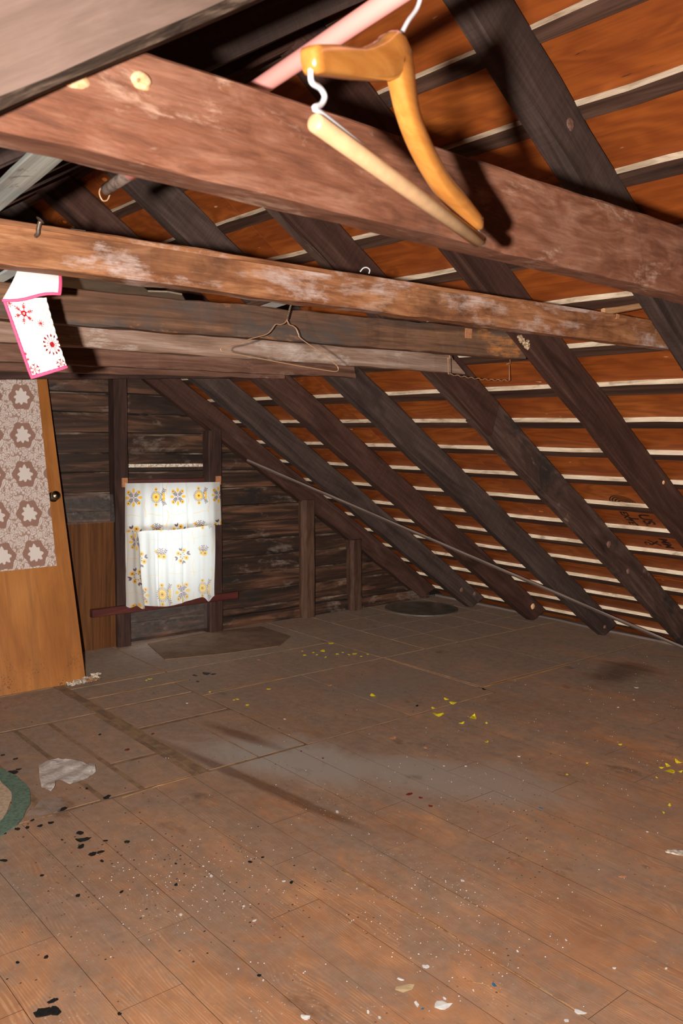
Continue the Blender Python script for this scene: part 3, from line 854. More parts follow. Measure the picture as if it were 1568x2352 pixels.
def cloth(name, nu, nv, pos, color, mat, parent=None):
    """grid mesh; pos(u,v) -> (...,3), color(u,v) -> sRGB 0..255 (...,3) stored as the printed colour"""
    u, v = np.meshgrid(np.linspace(0, 1, nu), np.linspace(0, 1, nv))
    P = pos(u, v).reshape(-1, 3)
    Cc = s2l(color(u, v)).reshape(-1, 3)
    idx = np.arange(nu * nv).reshape(nv, nu)
    F = np.stack([idx[:-1, :-1], idx[1:, :-1], idx[1:, 1:], idx[:-1, 1:]], -1).reshape(-1, 4)
    me = bpy.data.meshes.new(name)
    me.vertices.add(len(P)); me.vertices.foreach_set('co', P.astype(np.float32).ravel())
    me.loops.add(F.size); me.loops.foreach_set('vertex_index', F.astype(np.int32).ravel())
    me.polygons.add(len(F)); me.polygons.foreach_set('loop_start', np.arange(0, F.size, 4, dtype=np.int32))
    me.polygons.foreach_set('use_smooth', np.ones(len(F), dtype=bool))
    me.update(calc_edges=True)
    ca = me.color_attributes.new('Col', 'FLOAT_COLOR', 'POINT')
    ca.data.foreach_set('color', np.concatenate([Cc, np.ones((len(Cc), 1))], 1).astype(np.float32).ravel())
    return link(name, me, parent, [mat])

YEL, PUR, BRN = np.array((226, 170, 60.)), np.array((92, 62, 70.)), np.array((120, 70, 40.))
def paint(img, mask, col, a=1.0):
    m = np.clip(mask, 0, 1)[..., None] * a
    return img * (1 - m) + np.asarray(col, float) * m
def soft(d, w=.0012): return np.clip(.5 - d / w, 0, 1)
def disc(x, y, cx, cy, r): return soft(np.hypot(x - cx, y - cy) - r)
def ell(x, y, cx, cy, a, b, ang):
    c, s = math.cos(ang), math.sin(ang)
    X, Y_ = (x - cx) * c + (y - cy) * s, -(x - cx) * s + (y - cy) * c
    return soft((np.hypot(X / a, Y_ / b) - 1) * min(a, b))
def bud(img, x, y, cx, cy, r):
    for k in range(6): img = paint(img, disc(x, y, cx + r * .62 * math.cos(k * 1.047), cy + r * .62 * math.sin(k * 1.047), r * .5), YEL)
    return paint(img, disc(x, y, cx, cy, r * .38), BRN)
def sprig(img, x, y, cx, cy, ang, L):
    c, s = math.cos(ang), math.sin(ang)
    img = paint(img, ell(x, y, cx + c * L / 2, cy + s * L / 2, L / 2, .0011, ang), PUR)
    for k in range(4):
        t = L * (.25 + .22 * k)
        for sg in (1, -1):
            a2 = ang + sg * .9
            img = paint(img, ell(x, y, cx + c * t + math.cos(a2) * .008, cy + s * t + math.sin(a2) * .008, .0075, .0022, a2), PUR)
    return img
def motif_cross(img, x, y, cx, cy):
    for k in range(4):
        a = math.pi / 4 + k * math.pi / 2
        img = sprig(img, x, y, cx, cy, a, .040)
        img = bud(img, x, y, cx + .046 * math.cos(a), cy + .046 * math.sin(a), .010)
        b = k * math.pi / 2
        img = paint(img, ell(x, y, cx + .040 * math.cos(b), cy + .040 * math.sin(b), .014, .008, b), YEL)
    return img
def motif_flower(img, x, y, cx, cy):
    for k in range(22):
        a = k * 2 * math.pi / 22
        img = paint(img, ell(x, y, cx + .032 * math.cos(a), cy + .032 * math.sin(a), .006, .0016, a), PUR)
    img = paint(img, disc(x, y, cx, cy, .026), YEL)
    img = paint(img, disc(x, y, cx, cy, .018), (245, 225, 170))
    img = paint(img, disc(x, y, cx, cy, .015), YEL)
    img = paint(img, disc(x, y, cx, cy, .005), BRN)
    for sg in (1, -1):
        img = sprig(img, x, y, cx + .034, cy, sg * 1.1, .05)
        img = bud(img, x, y, cx, cy + sg * .046, .010)
    img = paint(img, ell(x, y, cx + .052, cy + .012, .009, .013, .3), YEL)
    img = paint(img, ell(x, y, cx + .052, cy - .012, .009, .013, -.3), YEL)
    return img
def motif_wreath(img, x, y, cx, cy):
    for k in range(8):
        a = k * math.pi / 4 + .3
        if k % 2: img = bud(img, x, y, cx + .035 * math.cos(a), cy + .035 * math.sin(a), .013)
        else: img = sprig(img, x, y, cx + .032 * math.cos(a), cy + .032 * math.sin(a), a, .014)
        img = paint(img, disc(x, y, cx + .019 * math.cos(a), cy + .019 * math.sin(a), .0035), BRN)
    return img
def motif_plant(img, x, y, cx, cy):
    for a in (math.pi / 2, math.pi / 2 - .6, math.pi / 2 + .6): img = sprig(img, x, y, cx, cy, a, .052)
    img = bud(img, x, y, cx - .012, cy + .008, .013); img = bud(img, x, y, cx + .014, cy + .004, .015); img = bud(img, x, y, cx - .03, cy + .04, .008)
    return img
def curtain_print(x, y, strength=1.0, x_off=0.0, y_off=0.0):
    """x,y in metres on the cloth; an all-over print of folk flowers"""
    base = np.zeros(x.shape + (3,)) + np.array((205, 200, 193.))
    img = base.copy()
    for ci in range(-1, 7):
        cx = .055 + ci * .148 + x_off
        for rj in range(-1, 6):
            cy = -.085 - rj * .215 + y_off
            if (ci % 2) == 0: img = (motif_cross if rj % 2 == 0 else motif_wreath)(img, x, y, cx, cy)
            else: img = (motif_flower if rj % 2 == 0 else motif_plant)(img, x, y, cx, cy)
        vx = cx + .074 + .006 * np.sin(y * 60 + ci)
        img = paint(img, soft(np.abs(x - vx) - .0014) * (np.sin(y * 31 + ci * 2) > -.1), YEL, .75)
    for rj in range(-1, 4):
        vy = -.19 - rj * .215 + y_off + .005 * np.sin(x * 50)
        img = paint(img, soft(np.abs(y - vy) - .0012) * (np.sin(x * 40 + rj) > -.5), YEL, .55)
    return base + (img - base) * strength

cur = empty('window_curtain', (2.6, 4.69, .98))
tag(cur, 'old white curtain printed with yellow and purple flowers over the small window', 'curtain')
def folds(x, amp):
    return amp * (np.sin(x * 61) * .5 + np.sin(x * 103 + 1.2) * .32 + np.sin(x * 33 + .4) * .6) - amp * 1.1 * np.exp(-((x - .24) / .006) ** 2) - amp * np.exp(-((x - .40) / .006) ** 2)
TL, TR = np.array((2.2704, 4.6950, 0.9886)), np.array((2.9227, 4.6950, 0.9825))
ML, MR = np.array((2.2685, 4.6950, 0.6930)), np.array((2.9370, 4.6950, 0.7039))
def pos_val(u, v):
    top = TL + (TR - TL) * u[..., None]; bot = ML + (MR - ML) * u[..., None]
    P = top + (bot - top) * v[..., None]
    P[..., 1] += folds(u * .65, .006) * (.4 + v) - .008
    P[..., 2] += .004 * np.sin(u * 9) * v
    return P
def col_val(u, v): return curtain_print(u * .66, -v * .285)
val = cloth('valance', 270, 120, pos_val, col_val, M['print_cloth']); adopt(val, cur)
BL, BR = np.array((2.2581, 4.6220, 0.2650)), np.array((2.8391, 4.6180, 0.2684))
L0, R0 = np.array((2.2795, 4.7000, 0.7284)), np.array((2.9008, 4.7000, 0.7223))
def pos_low(u, v):
    top = L0 + (R0 - L0) * u[..., None]; bot = BL + (BR - BL) * u[..., None]
    P = top + (bot - top) * v[..., None]
    P[..., 1] += folds(u * .62 + .03, .011) * (.5 + .8 * v - .9 * v ** 6) + .006 - .012 * v ** 6
    sag = -.030 * np.sin(np.pi * np.clip(u * 1.15 - .02, 0, 1)) ** 2 + .020 * np.exp(-((u - .0) / .05) ** 2) * 0
    sag = sag - .035 * np.exp(-((u - .93) / .045) ** 2)
    P[..., 2] += sag * np.clip((v - .75) / .25, 0, 1) ** 1.5
    P[..., 0] += .012 * np.sin(v * 3.1) * (u - .4)
    return P
def col_low(u, v): return curtain_print(u * .62, -v * .47, .65, .03, .1)
low = cloth('curtain_panel', 260, 190, pos_low, col_low, M['print_cloth']); adopt(low, cur)
low['label'] = 'lower curtain, bright with daylight'
# the bunched left edge of the lower curtain, hanging in front
def pos_edge(u, v):
    top = np.array((2.2665, 4.6850, 0.6993)) + (np.array((2.3339, 4.6850, 0.7006)) - np.array((2.2665, 4.6850, 0.6993))) * u[..., None]
    bot = np.array((2.2255, 4.6120, 0.2704)) + (np.array((2.3459, 4.6120, 0.2459)) - np.array((2.2255, 4.6120, 0.2704))) * u[..., None]
    P = top + (bot - top) * v[..., None]
    P[..., 0] += .012 * np.sin(v * 3.14) + .008 * np.sin(v * 6.3 + 1)
    P[..., 1] += -.008 * np.sin(u * 3.14) + .003 * np.sin(u * 12) - .004
    P[..., 2] += -.008 * np.sin(u * 9) * v ** 4
    return P
ed = cloth('curtain_edge', 30, 160, pos_edge, lambda u, v: curtain_print(u * .09 - .01, -v * .47, .9, 0, .02), M['print_cloth']); adopt(ed, cur)

# door slab leaning on the gable, lace cloth over it
door_b = Vector((1.79, 4.16, .0)); lean_top = Vector((1.79, 4.70, 1.80))
ax = (lean_top - door_b).normalized()
dn = Vector((0, -ax.z, ax.y)).normalized()          # towards the room
door = empty('leaning_door', (1.41, 4.16, 0)); tag(door, 'orange brown veneered door slab leaning on the gable under a lace cloth', 'door')
Md = Matrix(((1, 0, 0, 1.03), (0, -dn.y, ax.y, 4.16), (0, -dn.z, ax.z, 0), (0, 0, 0, 1)))
sl = box('slab', (0, .76, 0, .035, 0, 1.93), M['door'], None, .002)
sl.data.transform(Matrix.Translation(sl.location)); sl.location = (0, 0, 0)
sl.matrix_world = Md; adopt(sl, door)
def dpt(x, z, off=0): return Md @ Vector((x, -off, z))
def on_door(ray_pt):   # slide a sighted point along the line of sight until it meets the slab's face
    d = Vector(ray_pt) - CAM
    k = dn.dot(door_b - CAM) / dn.dot(d)
    return Md.inverted() @ (CAM + d * k)
kc = on_door((1.6272, 4.1600, 0.9611))
kp = [(0, .026), (.004, .027), (.006, .012), (.02, .010), (.028, .018), (.036, .024), (.046, .024), (.054, .017), (.057, .0)]
vs_, fs = [], []
for (h, r) in kp:
    for k in range(20):
        a = 2 * math.pi * k / 20
        vs_.append(Md @ Vector((kc.x + r * math.cos(a), -h, kc.z + r * math.sin(a))))
for i in range(len(kp) - 1):
    for k in range(20):
        fs.append((i * 20 + k, i * 20 + (k + 1) % 20, (i + 1) * 20 + (k + 1) % 20, (i + 1) * 20 + k))
kn = mesh('knob', vs_, fs, M['knob'], None, True); adopt(kn, door); kn['label'] = 'dull brass knob half under the lace'

lc_r0, lc_r1 = on_door((1.6403, 4.1600, 0.6196)), on_door((1.5578, 4.1600, 1.5437))
rnd = random.Random(3)
TW, THt = .19, .21
leaves = []
for i in range(110):
    leaves.append((rnd.uniform(0, TW), rnd.uniform(0, THt), rnd.uniform(.016, .032), rnd.uniform(.0055, .0105), rnd.uniform(0, 6.28)))
dots = [(rnd.uniform(0, TW), rnd.uniform(0, THt), rnd.uniform(.004, .009)) for i in range(40)]
def lace_color(u, v):
    x, y = u * .78, v * 1.28
    tx, ty = np.mod(x + .02 * np.sin(y * 4), TW), np.mod(y + .03, THt)
    net, wht, rib = np.array((134, 100, 87.)), np.array((192, 178, 170.)), np.array((148, 120, 108.))
    img = np.zeros(x.shape + (3,)) + net
    img = paint(img, ((np.mod(x, .0085) < .004) | (np.mod(y, .0065) < .0030)).astype(float), (138, 108, 96.), .55)
    cx, cy = TW * .5, THt * .5
    r = np.hypot(tx - cx, ty - cy)
    th = np.arctan2(ty - cy, tx - cx)
    hexr = .071 + .006 * np.cos(6 * th)
    zone = (r > hexr)
    li = np.zeros(x.shape + (3,)) + np.array((150, 124, 110.))
    for (lx, ly, a, b, ang) in leaves:
        for ox in (-TW, 0, TW):
            if not (-.03 < lx + ox < TW + .03): continue
            for oy in (-THt, 0, THt):
                if not (-.03 < ly + oy < THt + .03): continue
                c, s = math.cos(ang), math.sin(ang)
                X, Y_ = (tx - lx - ox) * c + (ty - ly - oy) * s, -(tx - lx - ox) * s + (ty - ly - oy) * c
                e = np.hypot(X / a, Y_ / b * (1 + .5 * X / a))
                li = paint(li, (e < 1.18), rib); li = paint(li, (e < 1.0), wht)
                li = paint(li, (e < .72) & (np.abs(Y_) < .0012), rib, .8)
    for (lx, ly, a) in dots:
        e = np.hypot(tx - lx, ty - ly) / a
        li = paint(li, (e < 1.2), rib); li = paint(li, (e < .95), wht)
    img = np.where(zone[..., None], li, img)
    ros = .040 * (1 + .17 * np.cos(8 * th)) * (1 + .10 * np.cos(3 * th + 1))
    img = paint(img, (r < ros).astype(float), (196, 184, 176))
    return img
def lace_pos(u, v):
    x1 = lc_r0.x + (lc_r1.x - lc_r0.x) * v
    x0 = .01
    z = lc_r0.z - .004 + (1.90 - lc_r0.z) * v - .012 * (1 - u) * (1 - v)
    xx = x0 + (x1 - x0) * u
    off = .004 + .003 * np.sin(xx * 14 + z * 3) ** 2 + .004 * np.exp(-((xx - kc.x + .02) ** 2 + (z - kc.z) ** 2) / .002)
    Mm = np.array(Md)
    L = np.stack([xx, -off, z, np.ones_like(xx)], -1)
    return L @ Mm[:3].T
lace = cloth('lace_cloth', 300, 480, lace_pos, lace_color, M['lace'])
tag(lace, 'white lace cloth with star flowers draped over the leaning door', 'tablecloth')

# dark panel beside the window, plastic sheets stapled over the boards
pnl = prism('wall_panel', [[(1.70, 0.002), (2.256, 0.002), (2.222, .760), (1.70, .765)]], 'Y', Y_BACK - .065, Y_BACK - .052, M['panel_brown'])
tag(pnl, 'dark brown wood panel leaning between the door and the window', 'panel')
def crumple(name, c00, c10, c01, c11, nu, nv, amp, mat, seed=0):
    rs = np.random.RandomState(seed)
    ph = rs.uniform(0, 6.28, (14, 3)); fr = rs.uniform(2, 24, (14, 2)) * rs.choice([-1, 1], (14, 2))
    c00, c10, c01, c11 = (np.array(c, float) for c in (c00, c10, c01, c11))
    u, v = np.meshgrid(np.linspace(0, 1, nu), np.linspace(0, 1, nv))
    P = (c00 * ((1 - u) * (1 - v))[..., None] + c10 * (u * (1 - v))[..., None] + c01 * ((1 - u) * v)[..., None] + c11 * (u * v)[..., None])
    nrm = np.cross(c10 - c00, c01 - c00); nrm /= np.linalg.norm(nrm)
    hgt = np.zeros_like(u)
    for k in range(14): hgt += np.abs(np.sin(fr[k, 0] * u + fr[k, 1] * v + ph[k, 0])) / (1 + .08 * np.hypot(*fr[k]))
    hgt = hgt / hgt.max()
    P += nrm * (hgt * amp)[..., None]
    idx = np.arange(nu * nv).reshape(nv, nu)
    F = np.stack([idx[:-1, :-1], idx[:-1, 1:], idx[1:, 1:], idx[1:, :-1]], -1).reshape(-1, 4).tolist()
    return mesh(name, P.reshape(-1, 3).tolist(), F, mat)
o = crumple('plastic_sheet', (2.30, 4.772, .03), (2.89, 4.772, .03), (2.30, 4.772, .235), (2.89, 4.772, .235), 60, 24, .022, M['film'], 2)
tag(o, 'crinkled clear plastic sheet on the wall under the window sill', 'plastic sheet')
o = crumple('plastic_sheet', (1.80, 4.742, .755), (2.235, 4.742, .755), (1.80, 4.765, .92), (2.235, 4.765, .92), 40, 20, .02, M['film'], 4)
tag(o, 'clear plastic strip above the dark panel left of the window', 'plastic sheet')

# slanting batten under the rafters
e0, e1 = Vector((3.0701, 4.8357, 1.1716)), Vector((4.7119, 2.4744, 0.0848))
o = timber('slanting_batten', e0 + (e1 - e0) * .05, e1 + (e1 - e0) * .04, .030, .011, M['strip_wood'], up=RP(0, 0, 1) - RP(0, 0, 0), seg=24, jit=.0008, ch=.001)
tag(o, 'long thin grey batten running slantwise under the rafter feet', 'batten')

# baseboard-like ledge and eave strip
o = timber('baseboard_right', (5.065, Y_FRONT, .008), (5.065, Y_BACK - .03, .008), .06, .016, M['strip_wood'], seg=20, jit=.002); tag(o, kind='structure')
o = timber('baseboard_back', (2.97, Y_BACK - .035, .040), (4.95, Y_BACK - .035, .040), .03, .08, M['board_wall'], seg=16, jit=.003); tag(o, kind='structure')

# ------------------------------------------------------------------ pink rod, grey strip, boards lying on the beams
R1, R2 = Vector((0.5850, 0.6449, 1.6996)), Vector((0.6250, 1.3443, 1.6780))
rd = (R2 - R1).normalized()
rod = empty('clothes_rod', R1); tag(rod, 'pink clothes rod with a bare wooden end resting across the near beam', 'rod')
k_bare = R2 - rd * .085
o = tube('pink_sleeve', [R1 - rd * .62, k_bare], .0105, M['pink_rod'], None, 20); adopt(o, rod)
o = tube('bare_end', [k_bare - rd * .01, R2 + rd * .012], .0095, M['rod_bare'], None, 16); adopt(o, rod)
E0 = R2 + rd * .014
o = tube('wire_loop', [E0 + Vector((0.0050, 0.0000, 0.0037)), E0 + Vector((-0.0062, 0.0025, 0.0025)), E0 + Vector((-0.0087, 0.0037, -0.0062)), E0 + Vector((-0.0037, 0.0031, -0.0161)), E0 + Vector((0.0037, 0.0019, -0.0149)), E0 + Vector((0.0074, 0.0000, -0.0062)), E0 + Vector((0.0062, -0.0012, -0.0025))], .0014, M['wire_copper'], None, 6, smooth_pts=5); adopt(o, rod)

g0, g1 = Vector((0.4585, 1.1189, 1.6600)), Vector((0.4889, 1.4287, 1.6650))
gd = (g1 - g0)
o = timber('grey_batten', g0 - gd * .30, g1 + gd * .9, .044, .008, M['grey_strip'], seg=12, jit=.0006, ch=.001)
tag(o, 'flat grey painted batten lying on the beams at the left edge', 'batten')
w0, w1 = Vector((0.6880, 1.9747, 1.6400)), Vector((0.6920, 2.0735, 1.6360))
wd_ = (w1 - w0).normalized()
o = timber('white_batten', w0 - wd_ * .40, w1 + wd_ * .08, .030, .006, M['white_strip'], seg=6, jit=.0004, ch=.001)
tag(o, 'white batten end showing left of the quilted cloth under the long beam', 'batten')
p0 = Vector((1.4423, 1.9747, 1.6600)); dd_ = Vector((.22, .97, 0)).normalized()
o = timber('flat_batten', p0 - dd_ * .42, p0 + dd_ * .55, .050, .006, M['white_strip'], seg=6, jit=.0004, ch=.001)
tag(o, 'pale blue white slat lying above the wire hanger hook', 'slat')
p0 = Vector((1.4061, 2.0101, 1.6610))
o = timber('flat_batten', p0 - dd_ * .42, p0 + dd_ * .55, .038, .006, M['beam_brown'], seg=6, jit=.0004, ch=.001)
tag(o, 'narrow brown slat beside the pale slat above the wire hanger', 'slat')
# torn sheet of paperboard with a scalloped edge lying on the dark beam
bx = [(.80, 1.96), (.80, 2.42), (1.30, 2.42), (1.26, 2.20), (1.17, 2.07), (1.12, 2.06), (1.08, 2.09), (1.045, 2.05), (1.0, 2.0), (.94, 1.955)]
o = prism('torn_paperboard', [bx], 'Z', 1.654, 1.658, M['paperboard']); tag(o, 'torn brown paperboard with a scalloped edge lying on the dark weathered beam', 'paperboard')
# pale stick at the right on beam two
o = timber('pale_stick', (2.1700, 1.4300, 1.6505), (2.6963, 1.4300, 1.7515), .014, .018, M['pale_stick'], seg=8, jit=.001, ch=.003)
tag(o, 'pale square stick lying on the right end of the long beam', 'stick')

# ------------------------------------------------------------------ wooden hanger
HA, HB = Vector((.393, .508, 1.509)), Vector((.699, .612, 1.487))
# (plane through these two, upright)
h = empty('wooden_hanger', (0.5100, 0.5478, 1.6110)); tag(h, 'varnished wooden trouser hanger with pale bar hanging near the camera', 'hanger')
axis_pts = [(0.3881, 0.5063, 1.5485), (0.4168, 0.5161, 1.5590), (0.4594, 0.5306, 1.5730), (0.4928, 0.5419, 1.5886), (0.5141, 0.5492, 1.6011), (0.5256, 0.5531, 1.5834), (0.5376, 0.5571, 1.5616),
            (0.5632, 0.5658, 1.5407), (0.6032, 0.5795, 1.5218), (0.6488, 0.5949, 1.5114), (0.6924, 0.6097, 1.5009)]
half = [.0092, .0105, .0112, .0155, .0188, .0148, .0108, .0098, .0092, .0086, .0068]
# curved forward like a shoulder: the middle stands back, the ends come towards the room
hd = (HB - HA).normalized()
hn = Vector((hd.y, -hd.x, 0))
def ribbon(pts, hw, thick, mat, name):
    P = [Vector(p) for p in pts]
    vs_, fs = [], []
    m = len(P)
    dens = []
    for i in range(m - 1):
        for k in range(5):
            t = k / 5
            a, b, c, d = P[max(i - 1, 0)], P[i], P[i + 1], P[min(i + 2, m - 1)]
            q = .5 * ((2 * b) + (c - a) * t + (2 * a - 5 * b + 4 * c - d) * t * t + (3 * b - a - 3 * c + d) * t ** 3)
            dens.append((q, hw[i] + (hw[i + 1] - hw[i]) * t))
    dens.append((P[-1], hw[-1]))
    m = len(dens)
    for i, (q, r) in enumerate(dens):
        tn = (dens[min(i + 1, m - 1)][0] - dens[max(i - 1, 0)][0]).normalized()
        sd = hn.cross(tn).normalized()
        th = thick * (.75 if i in (0, m - 1) else 1)
        rr = r * (.7 if i in (0, m - 1) else 1)
        for k in range(12):
            a = 2 * math.pi * k / 12
            ca, sa = math.cos(a), math.sin(a)
            vs_.append(q + sd * rr * math.copysign(abs(ca) ** .42, ca) + hn * th * math.copysign(abs(sa) ** .42, sa))
    for i in range(m - 1):
        for k in range(12):
            A, B = i * 12 + k, i * 12 + (k + 1) % 12
            fs.append((A, B, B + 12, A + 12))
    fs.append(tuple(reversed(range(12)))); fs.append(tuple((m - 1) * 12 + k for k in range(12)))
    o = mesh(name, vs_, fs, mat, None, True)
    bm = bmesh.new(); bm.from_mesh(o.data); bmesh.ops.recalc_face_normals(bm, faces=bm.faces[:]); bm.to_mesh(o.data); bm.free()
    return o
sh = ribbon(axis_pts, half, .0085, M['hanger_wood'], 'shoulder'); adopt(sh, h)
bar = tube('trouser_bar', [(0.3965, 0.5092, 1.5085), (0.6957, 0.6109, 1.4870)], .0070, M['bar_wood'], None, 16, r1=.0070); adopt(bar, h)
lw = [(0.3914, 0.5074, 1.5437), (0.3927, 0.5079, 1.5352), (0.4037, 0.5116, 1.5346), (0.4094, 0.5136, 1.5308), (0.4051, 0.5121, 1.5237), (0.3963, 0.5091, 1.5183), (0.4064, 0.5125, 1.5174), (0.4421, 0.5247, 1.5138), (0.4749, 0.5358, 1.5098)]
o = tube('wire_end', lw, .0022, M['wire'], None, 8, smooth_pts=5); adopt(o, h)
rw = [(0.6842, 0.6070, 1.5057), (0.6859, 0.6075, 1.4986), (0.6951, 0.6107, 1.4945), (0.7090, 0.6154, 1.4930), (0.7049, 0.6140, 1.4858), (0.6892, 0.6087, 1.4835), (0.6877, 0.6082, 1.4889), (0.6963, 0.6111, 1.4934)]
o = tube('wire_end', rw, .0024, M['wire'], None, 8, smooth_pts=5); adopt(o, h)
hook = [(0.5216, 0.5517, 1.6211), (0.5339, 0.5559, 1.6376), (0.5483, 0.5608, 1.6533), (0.5550, 0.5631, 1.6664), (0.5545, 0.5629, 1.6768), (0.5413, 0.5584, 1.6803), (0.5221, 0.5519, 1.6748), (0.5062, 0.5465, 1.6644)]
o = tube('hook', hook, .0021, M['wire'], None, 8, smooth_pts=5); adopt(o, h)

# ------------------------------------------------------------------ wire hanger under the beams
def YY(p): return Vector(p)
wh = empty('wire_hanger', (1.3810, 1.8800, 1.5853)); tag(wh, 'bent coppery wire hanger hanging between the collar beams', 'hanger')
body = [(1.3809, 1.8800, 1.5933), (1.3724, 1.8800, 1.5822), (1.3595, 1.8800, 1.5775), (1.3432, 1.8810, 1.5760), (1.3313, 1.8820, 1.5613), (1.3160, 1.8840, 1.5476), (1.2747, 1.8880, 1.5342), (1.2235, 1.8920, 1.5157), (1.1892, 1.8980, 1.5057), (1.1867, 1.8980, 1.4956), (1.2130, 1.8960, 1.4919), (1.3013, 1.8860, 1.4831),
        (1.4058, 1.8720, 1.4721), (1.4884, 1.8620, 1.4652), (1.5326, 1.8550, 1.4628), (1.5403, 1.8550, 1.4716), (1.5307, 1.8570, 1.4831), (1.4815, 1.8640, 1.5134), (1.4224, 1.8720, 1.5444), (1.4149, 1.8740, 1.5556), (1.4089, 1.8760, 1.5691), (1.4000, 1.8780, 1.5766), (1.3869, 1.8800, 1.5801), (1.3809, 1.8800, 1.5899)]
o = tube('frame', body, .0014, M['wire_copper'], None, 6, smooth_pts=4); adopt(o, wh)
a0, a1 = Vector((1.3809, 1.8800, 1.5933)), Vector((1.3920, 1.8800, 1.6301))
for ph_ in (0, math.pi):
    pts = []
    for i in range(30):
        t = i / 29; q = a0 + (a1 - a0) * t
        pts.append(q + Vector((math.cos(t * 25 + ph_), math.sin(t * 25 + ph_), 0)) * .0022)
    o = tube('twisted_neck', pts, .0013, M['wire_dark'], None, 5); adopt(o, wh)
o = tube('hook', [a1, Vector((1.3999, 1.8850, 1.6454)), Vector((1.4138, 1.9000, 1.6648)), Vector((1.4284, 1.9300, 1.6841)), Vector((1.4453, 1.9650, 1.6856))], .0015, M['wire_copper'], None, 6, smooth_pts=4); adopt(o, wh)

# corkscrew trouser hanger remnant
rh = empty('wire_remnant', (2.5397, 2.2000, 1.5458)); tag(rh, 'wavy wire hanger remnant with two upright ends in front of the plywood', 'hanger')
q0, q1 = Vector((2.3578, 2.2000, 1.5202)), Vector((2.7110, 2.2000, 1.5154))
pts = []
for i in range(90):
    t = i / 89
    pts.append(q0 + (q1 - q0) * t + Vector((0, 0, 1)) * (.0022 * math.sin(t * 2 * math.pi * 9)) + Vector((0, .002 * math.cos(t * 2 * math.pi * 9), -.006 * math.sin(t * 3.14))))
o = tube('wavy_bar', pts, .0015, M['wire_copper'], None, 6); adopt(o, rh)
o = tube('upright', [q0, Vector((2.3532, 2.2000, 1.5789)), Vector((2.3571, 2.1950, 1.5820)), Vector((2.3544, 2.1900, 1.5720)), Vector((2.3572, 2.2000, 1.5951)), Vector((2.3625, 2.2100, 1.6152))], .0016, M['wire_copper'], None, 6); adopt(o, rh)
o = tube('upright', [q1, Vector((2.7079, 2.2000, 1.5768)), Vector((2.6890, 2.2000, 1.5789)), Vector((2.7067, 2.1950, 1.5832)), Vector((2.7092, 2.2000, 1.6041)), Vector((2.7179, 2.2100, 1.6225))], .0016, M['wire_copper'], None, 6); adopt(o, rh)

# ------------------------------------------------------------------ quilted cloth with snowflakes
RED = np.array((168, 30, 42.)); PINK = np.array((236, 96, 138.))
def ray(img, x, y, cx, cy, ang, r0, r1, w_):
    return paint(img, ell(x, y, cx + (r0 + r1) / 2 * math.cos(ang), cy + (r0 + r1) / 2 * math.sin(ang), (r1 - r0) / 2, w_, ang), RED)
def quilt_color(u, v):
    W_, H_ = .40, .66                      # drawing units
    x, y = u * W_, -v * H_
    img = np.zeros(x.shape + (3,)) + np.array((246, 243, 240.))
    for sg in (1, -1):
        q = np.mod(x + sg * y * .8, .058)
        img = paint(img, soft(np.abs(q - .029) - .0022, .003), (236, 206, 196), .8)
    def star(img, cx, cy, r, n, off=0.0, w_=.003):
        for k in range(n): img = ray(img, x, y, cx, cy, off + 2 * math.pi * k / n, 0, r, w_)
        return img
    cx, cy = .135, -.125
    img = star(img, cx, cy, .085, 6, .2, .004)
    for k in range(6):
        a = .2 + k * math.pi / 3
        for rr in (.045, .06):
            for sg in (.75, -.75):
                px, py = cx + rr * math.cos(a), cy + rr * math.sin(a)
                img = paint(img, ell(x, y, px + .01 * math.cos(a + sg), py + .01 * math.sin(a + sg), .013, .004, a + sg), RED)
        img = paint(img, disc(x, y, cx + .088 * math.cos(a), cy + .088 * math.sin(a), .006), RED)
    img = paint(img, disc(x, y, cx, cy, .026), RED); img = paint(img, disc(x, y, cx, cy, .009), (246, 243, 240)); img = paint(img, disc(x, y, cx, cy, .005), RED)
    img = star(img, .036, -.035, .036, 8, .1); img = star(img, .268, -.225, .036, 9, .3)
    cx, cy = .318, -.425
    for k in range(14):
        a = 2 * math.pi * k / 14
        img = ray(img, x, y, cx, cy, a, .01, .075, .0022)
        img = paint(img, ell(x, y, cx + .084 * math.cos(a), cy + .084 * math.sin(a), .014, .009, a), RED * .75)
    img = paint(img, disc(x, y, cx, cy, .026), RED)
    for (cx, cy, r) in ((.062, -.60, .045), (.345, -.615, .045)):
        img = star(img, cx, cy, r, 6, .5, .003)
        for k in range(6):
            a = .5 + k * math.pi / 3
            for sg in (.8, -.8): img = paint(img, ell(x, y, cx + r * .75 * math.cos(a) + .008 * math.cos(a + sg), cy + r * .75 * math.sin(a) + .008 * math.sin(a + sg), .013, .0045, a + sg), RED * .8)
    img = star(img, .02, -.455, .02, 7, 0, .003); img = star(img, .03, -.505, .015, 6, 0, .003)
    return img
def border(img, u, v, l, r, t, b):
    m = np.zeros(u.shape)
    if l: m = np.maximum(m, u < .045)
    if r: m = np.maximum(m, u > .955)
    if t: m = np.maximum(m, v < .03)
    if b: m = np.maximum(m, v > .97)
    return paint(img, m, PINK)
qc = empty('quilted_cloth', (0.6133, 1.6000, 1.5649)); tag(qc, 'small white quilted cloth with red snowflakes and pink edging hanging from the beam', 'cloth')
A = [np.array(v) for v in ((0.5260, 1.5600, 1.5124), (0.6081, 1.5750, 1.5265), (0.5877, 1.6000, 1.3808), (0.6563, 1.6000, 1.4052))]
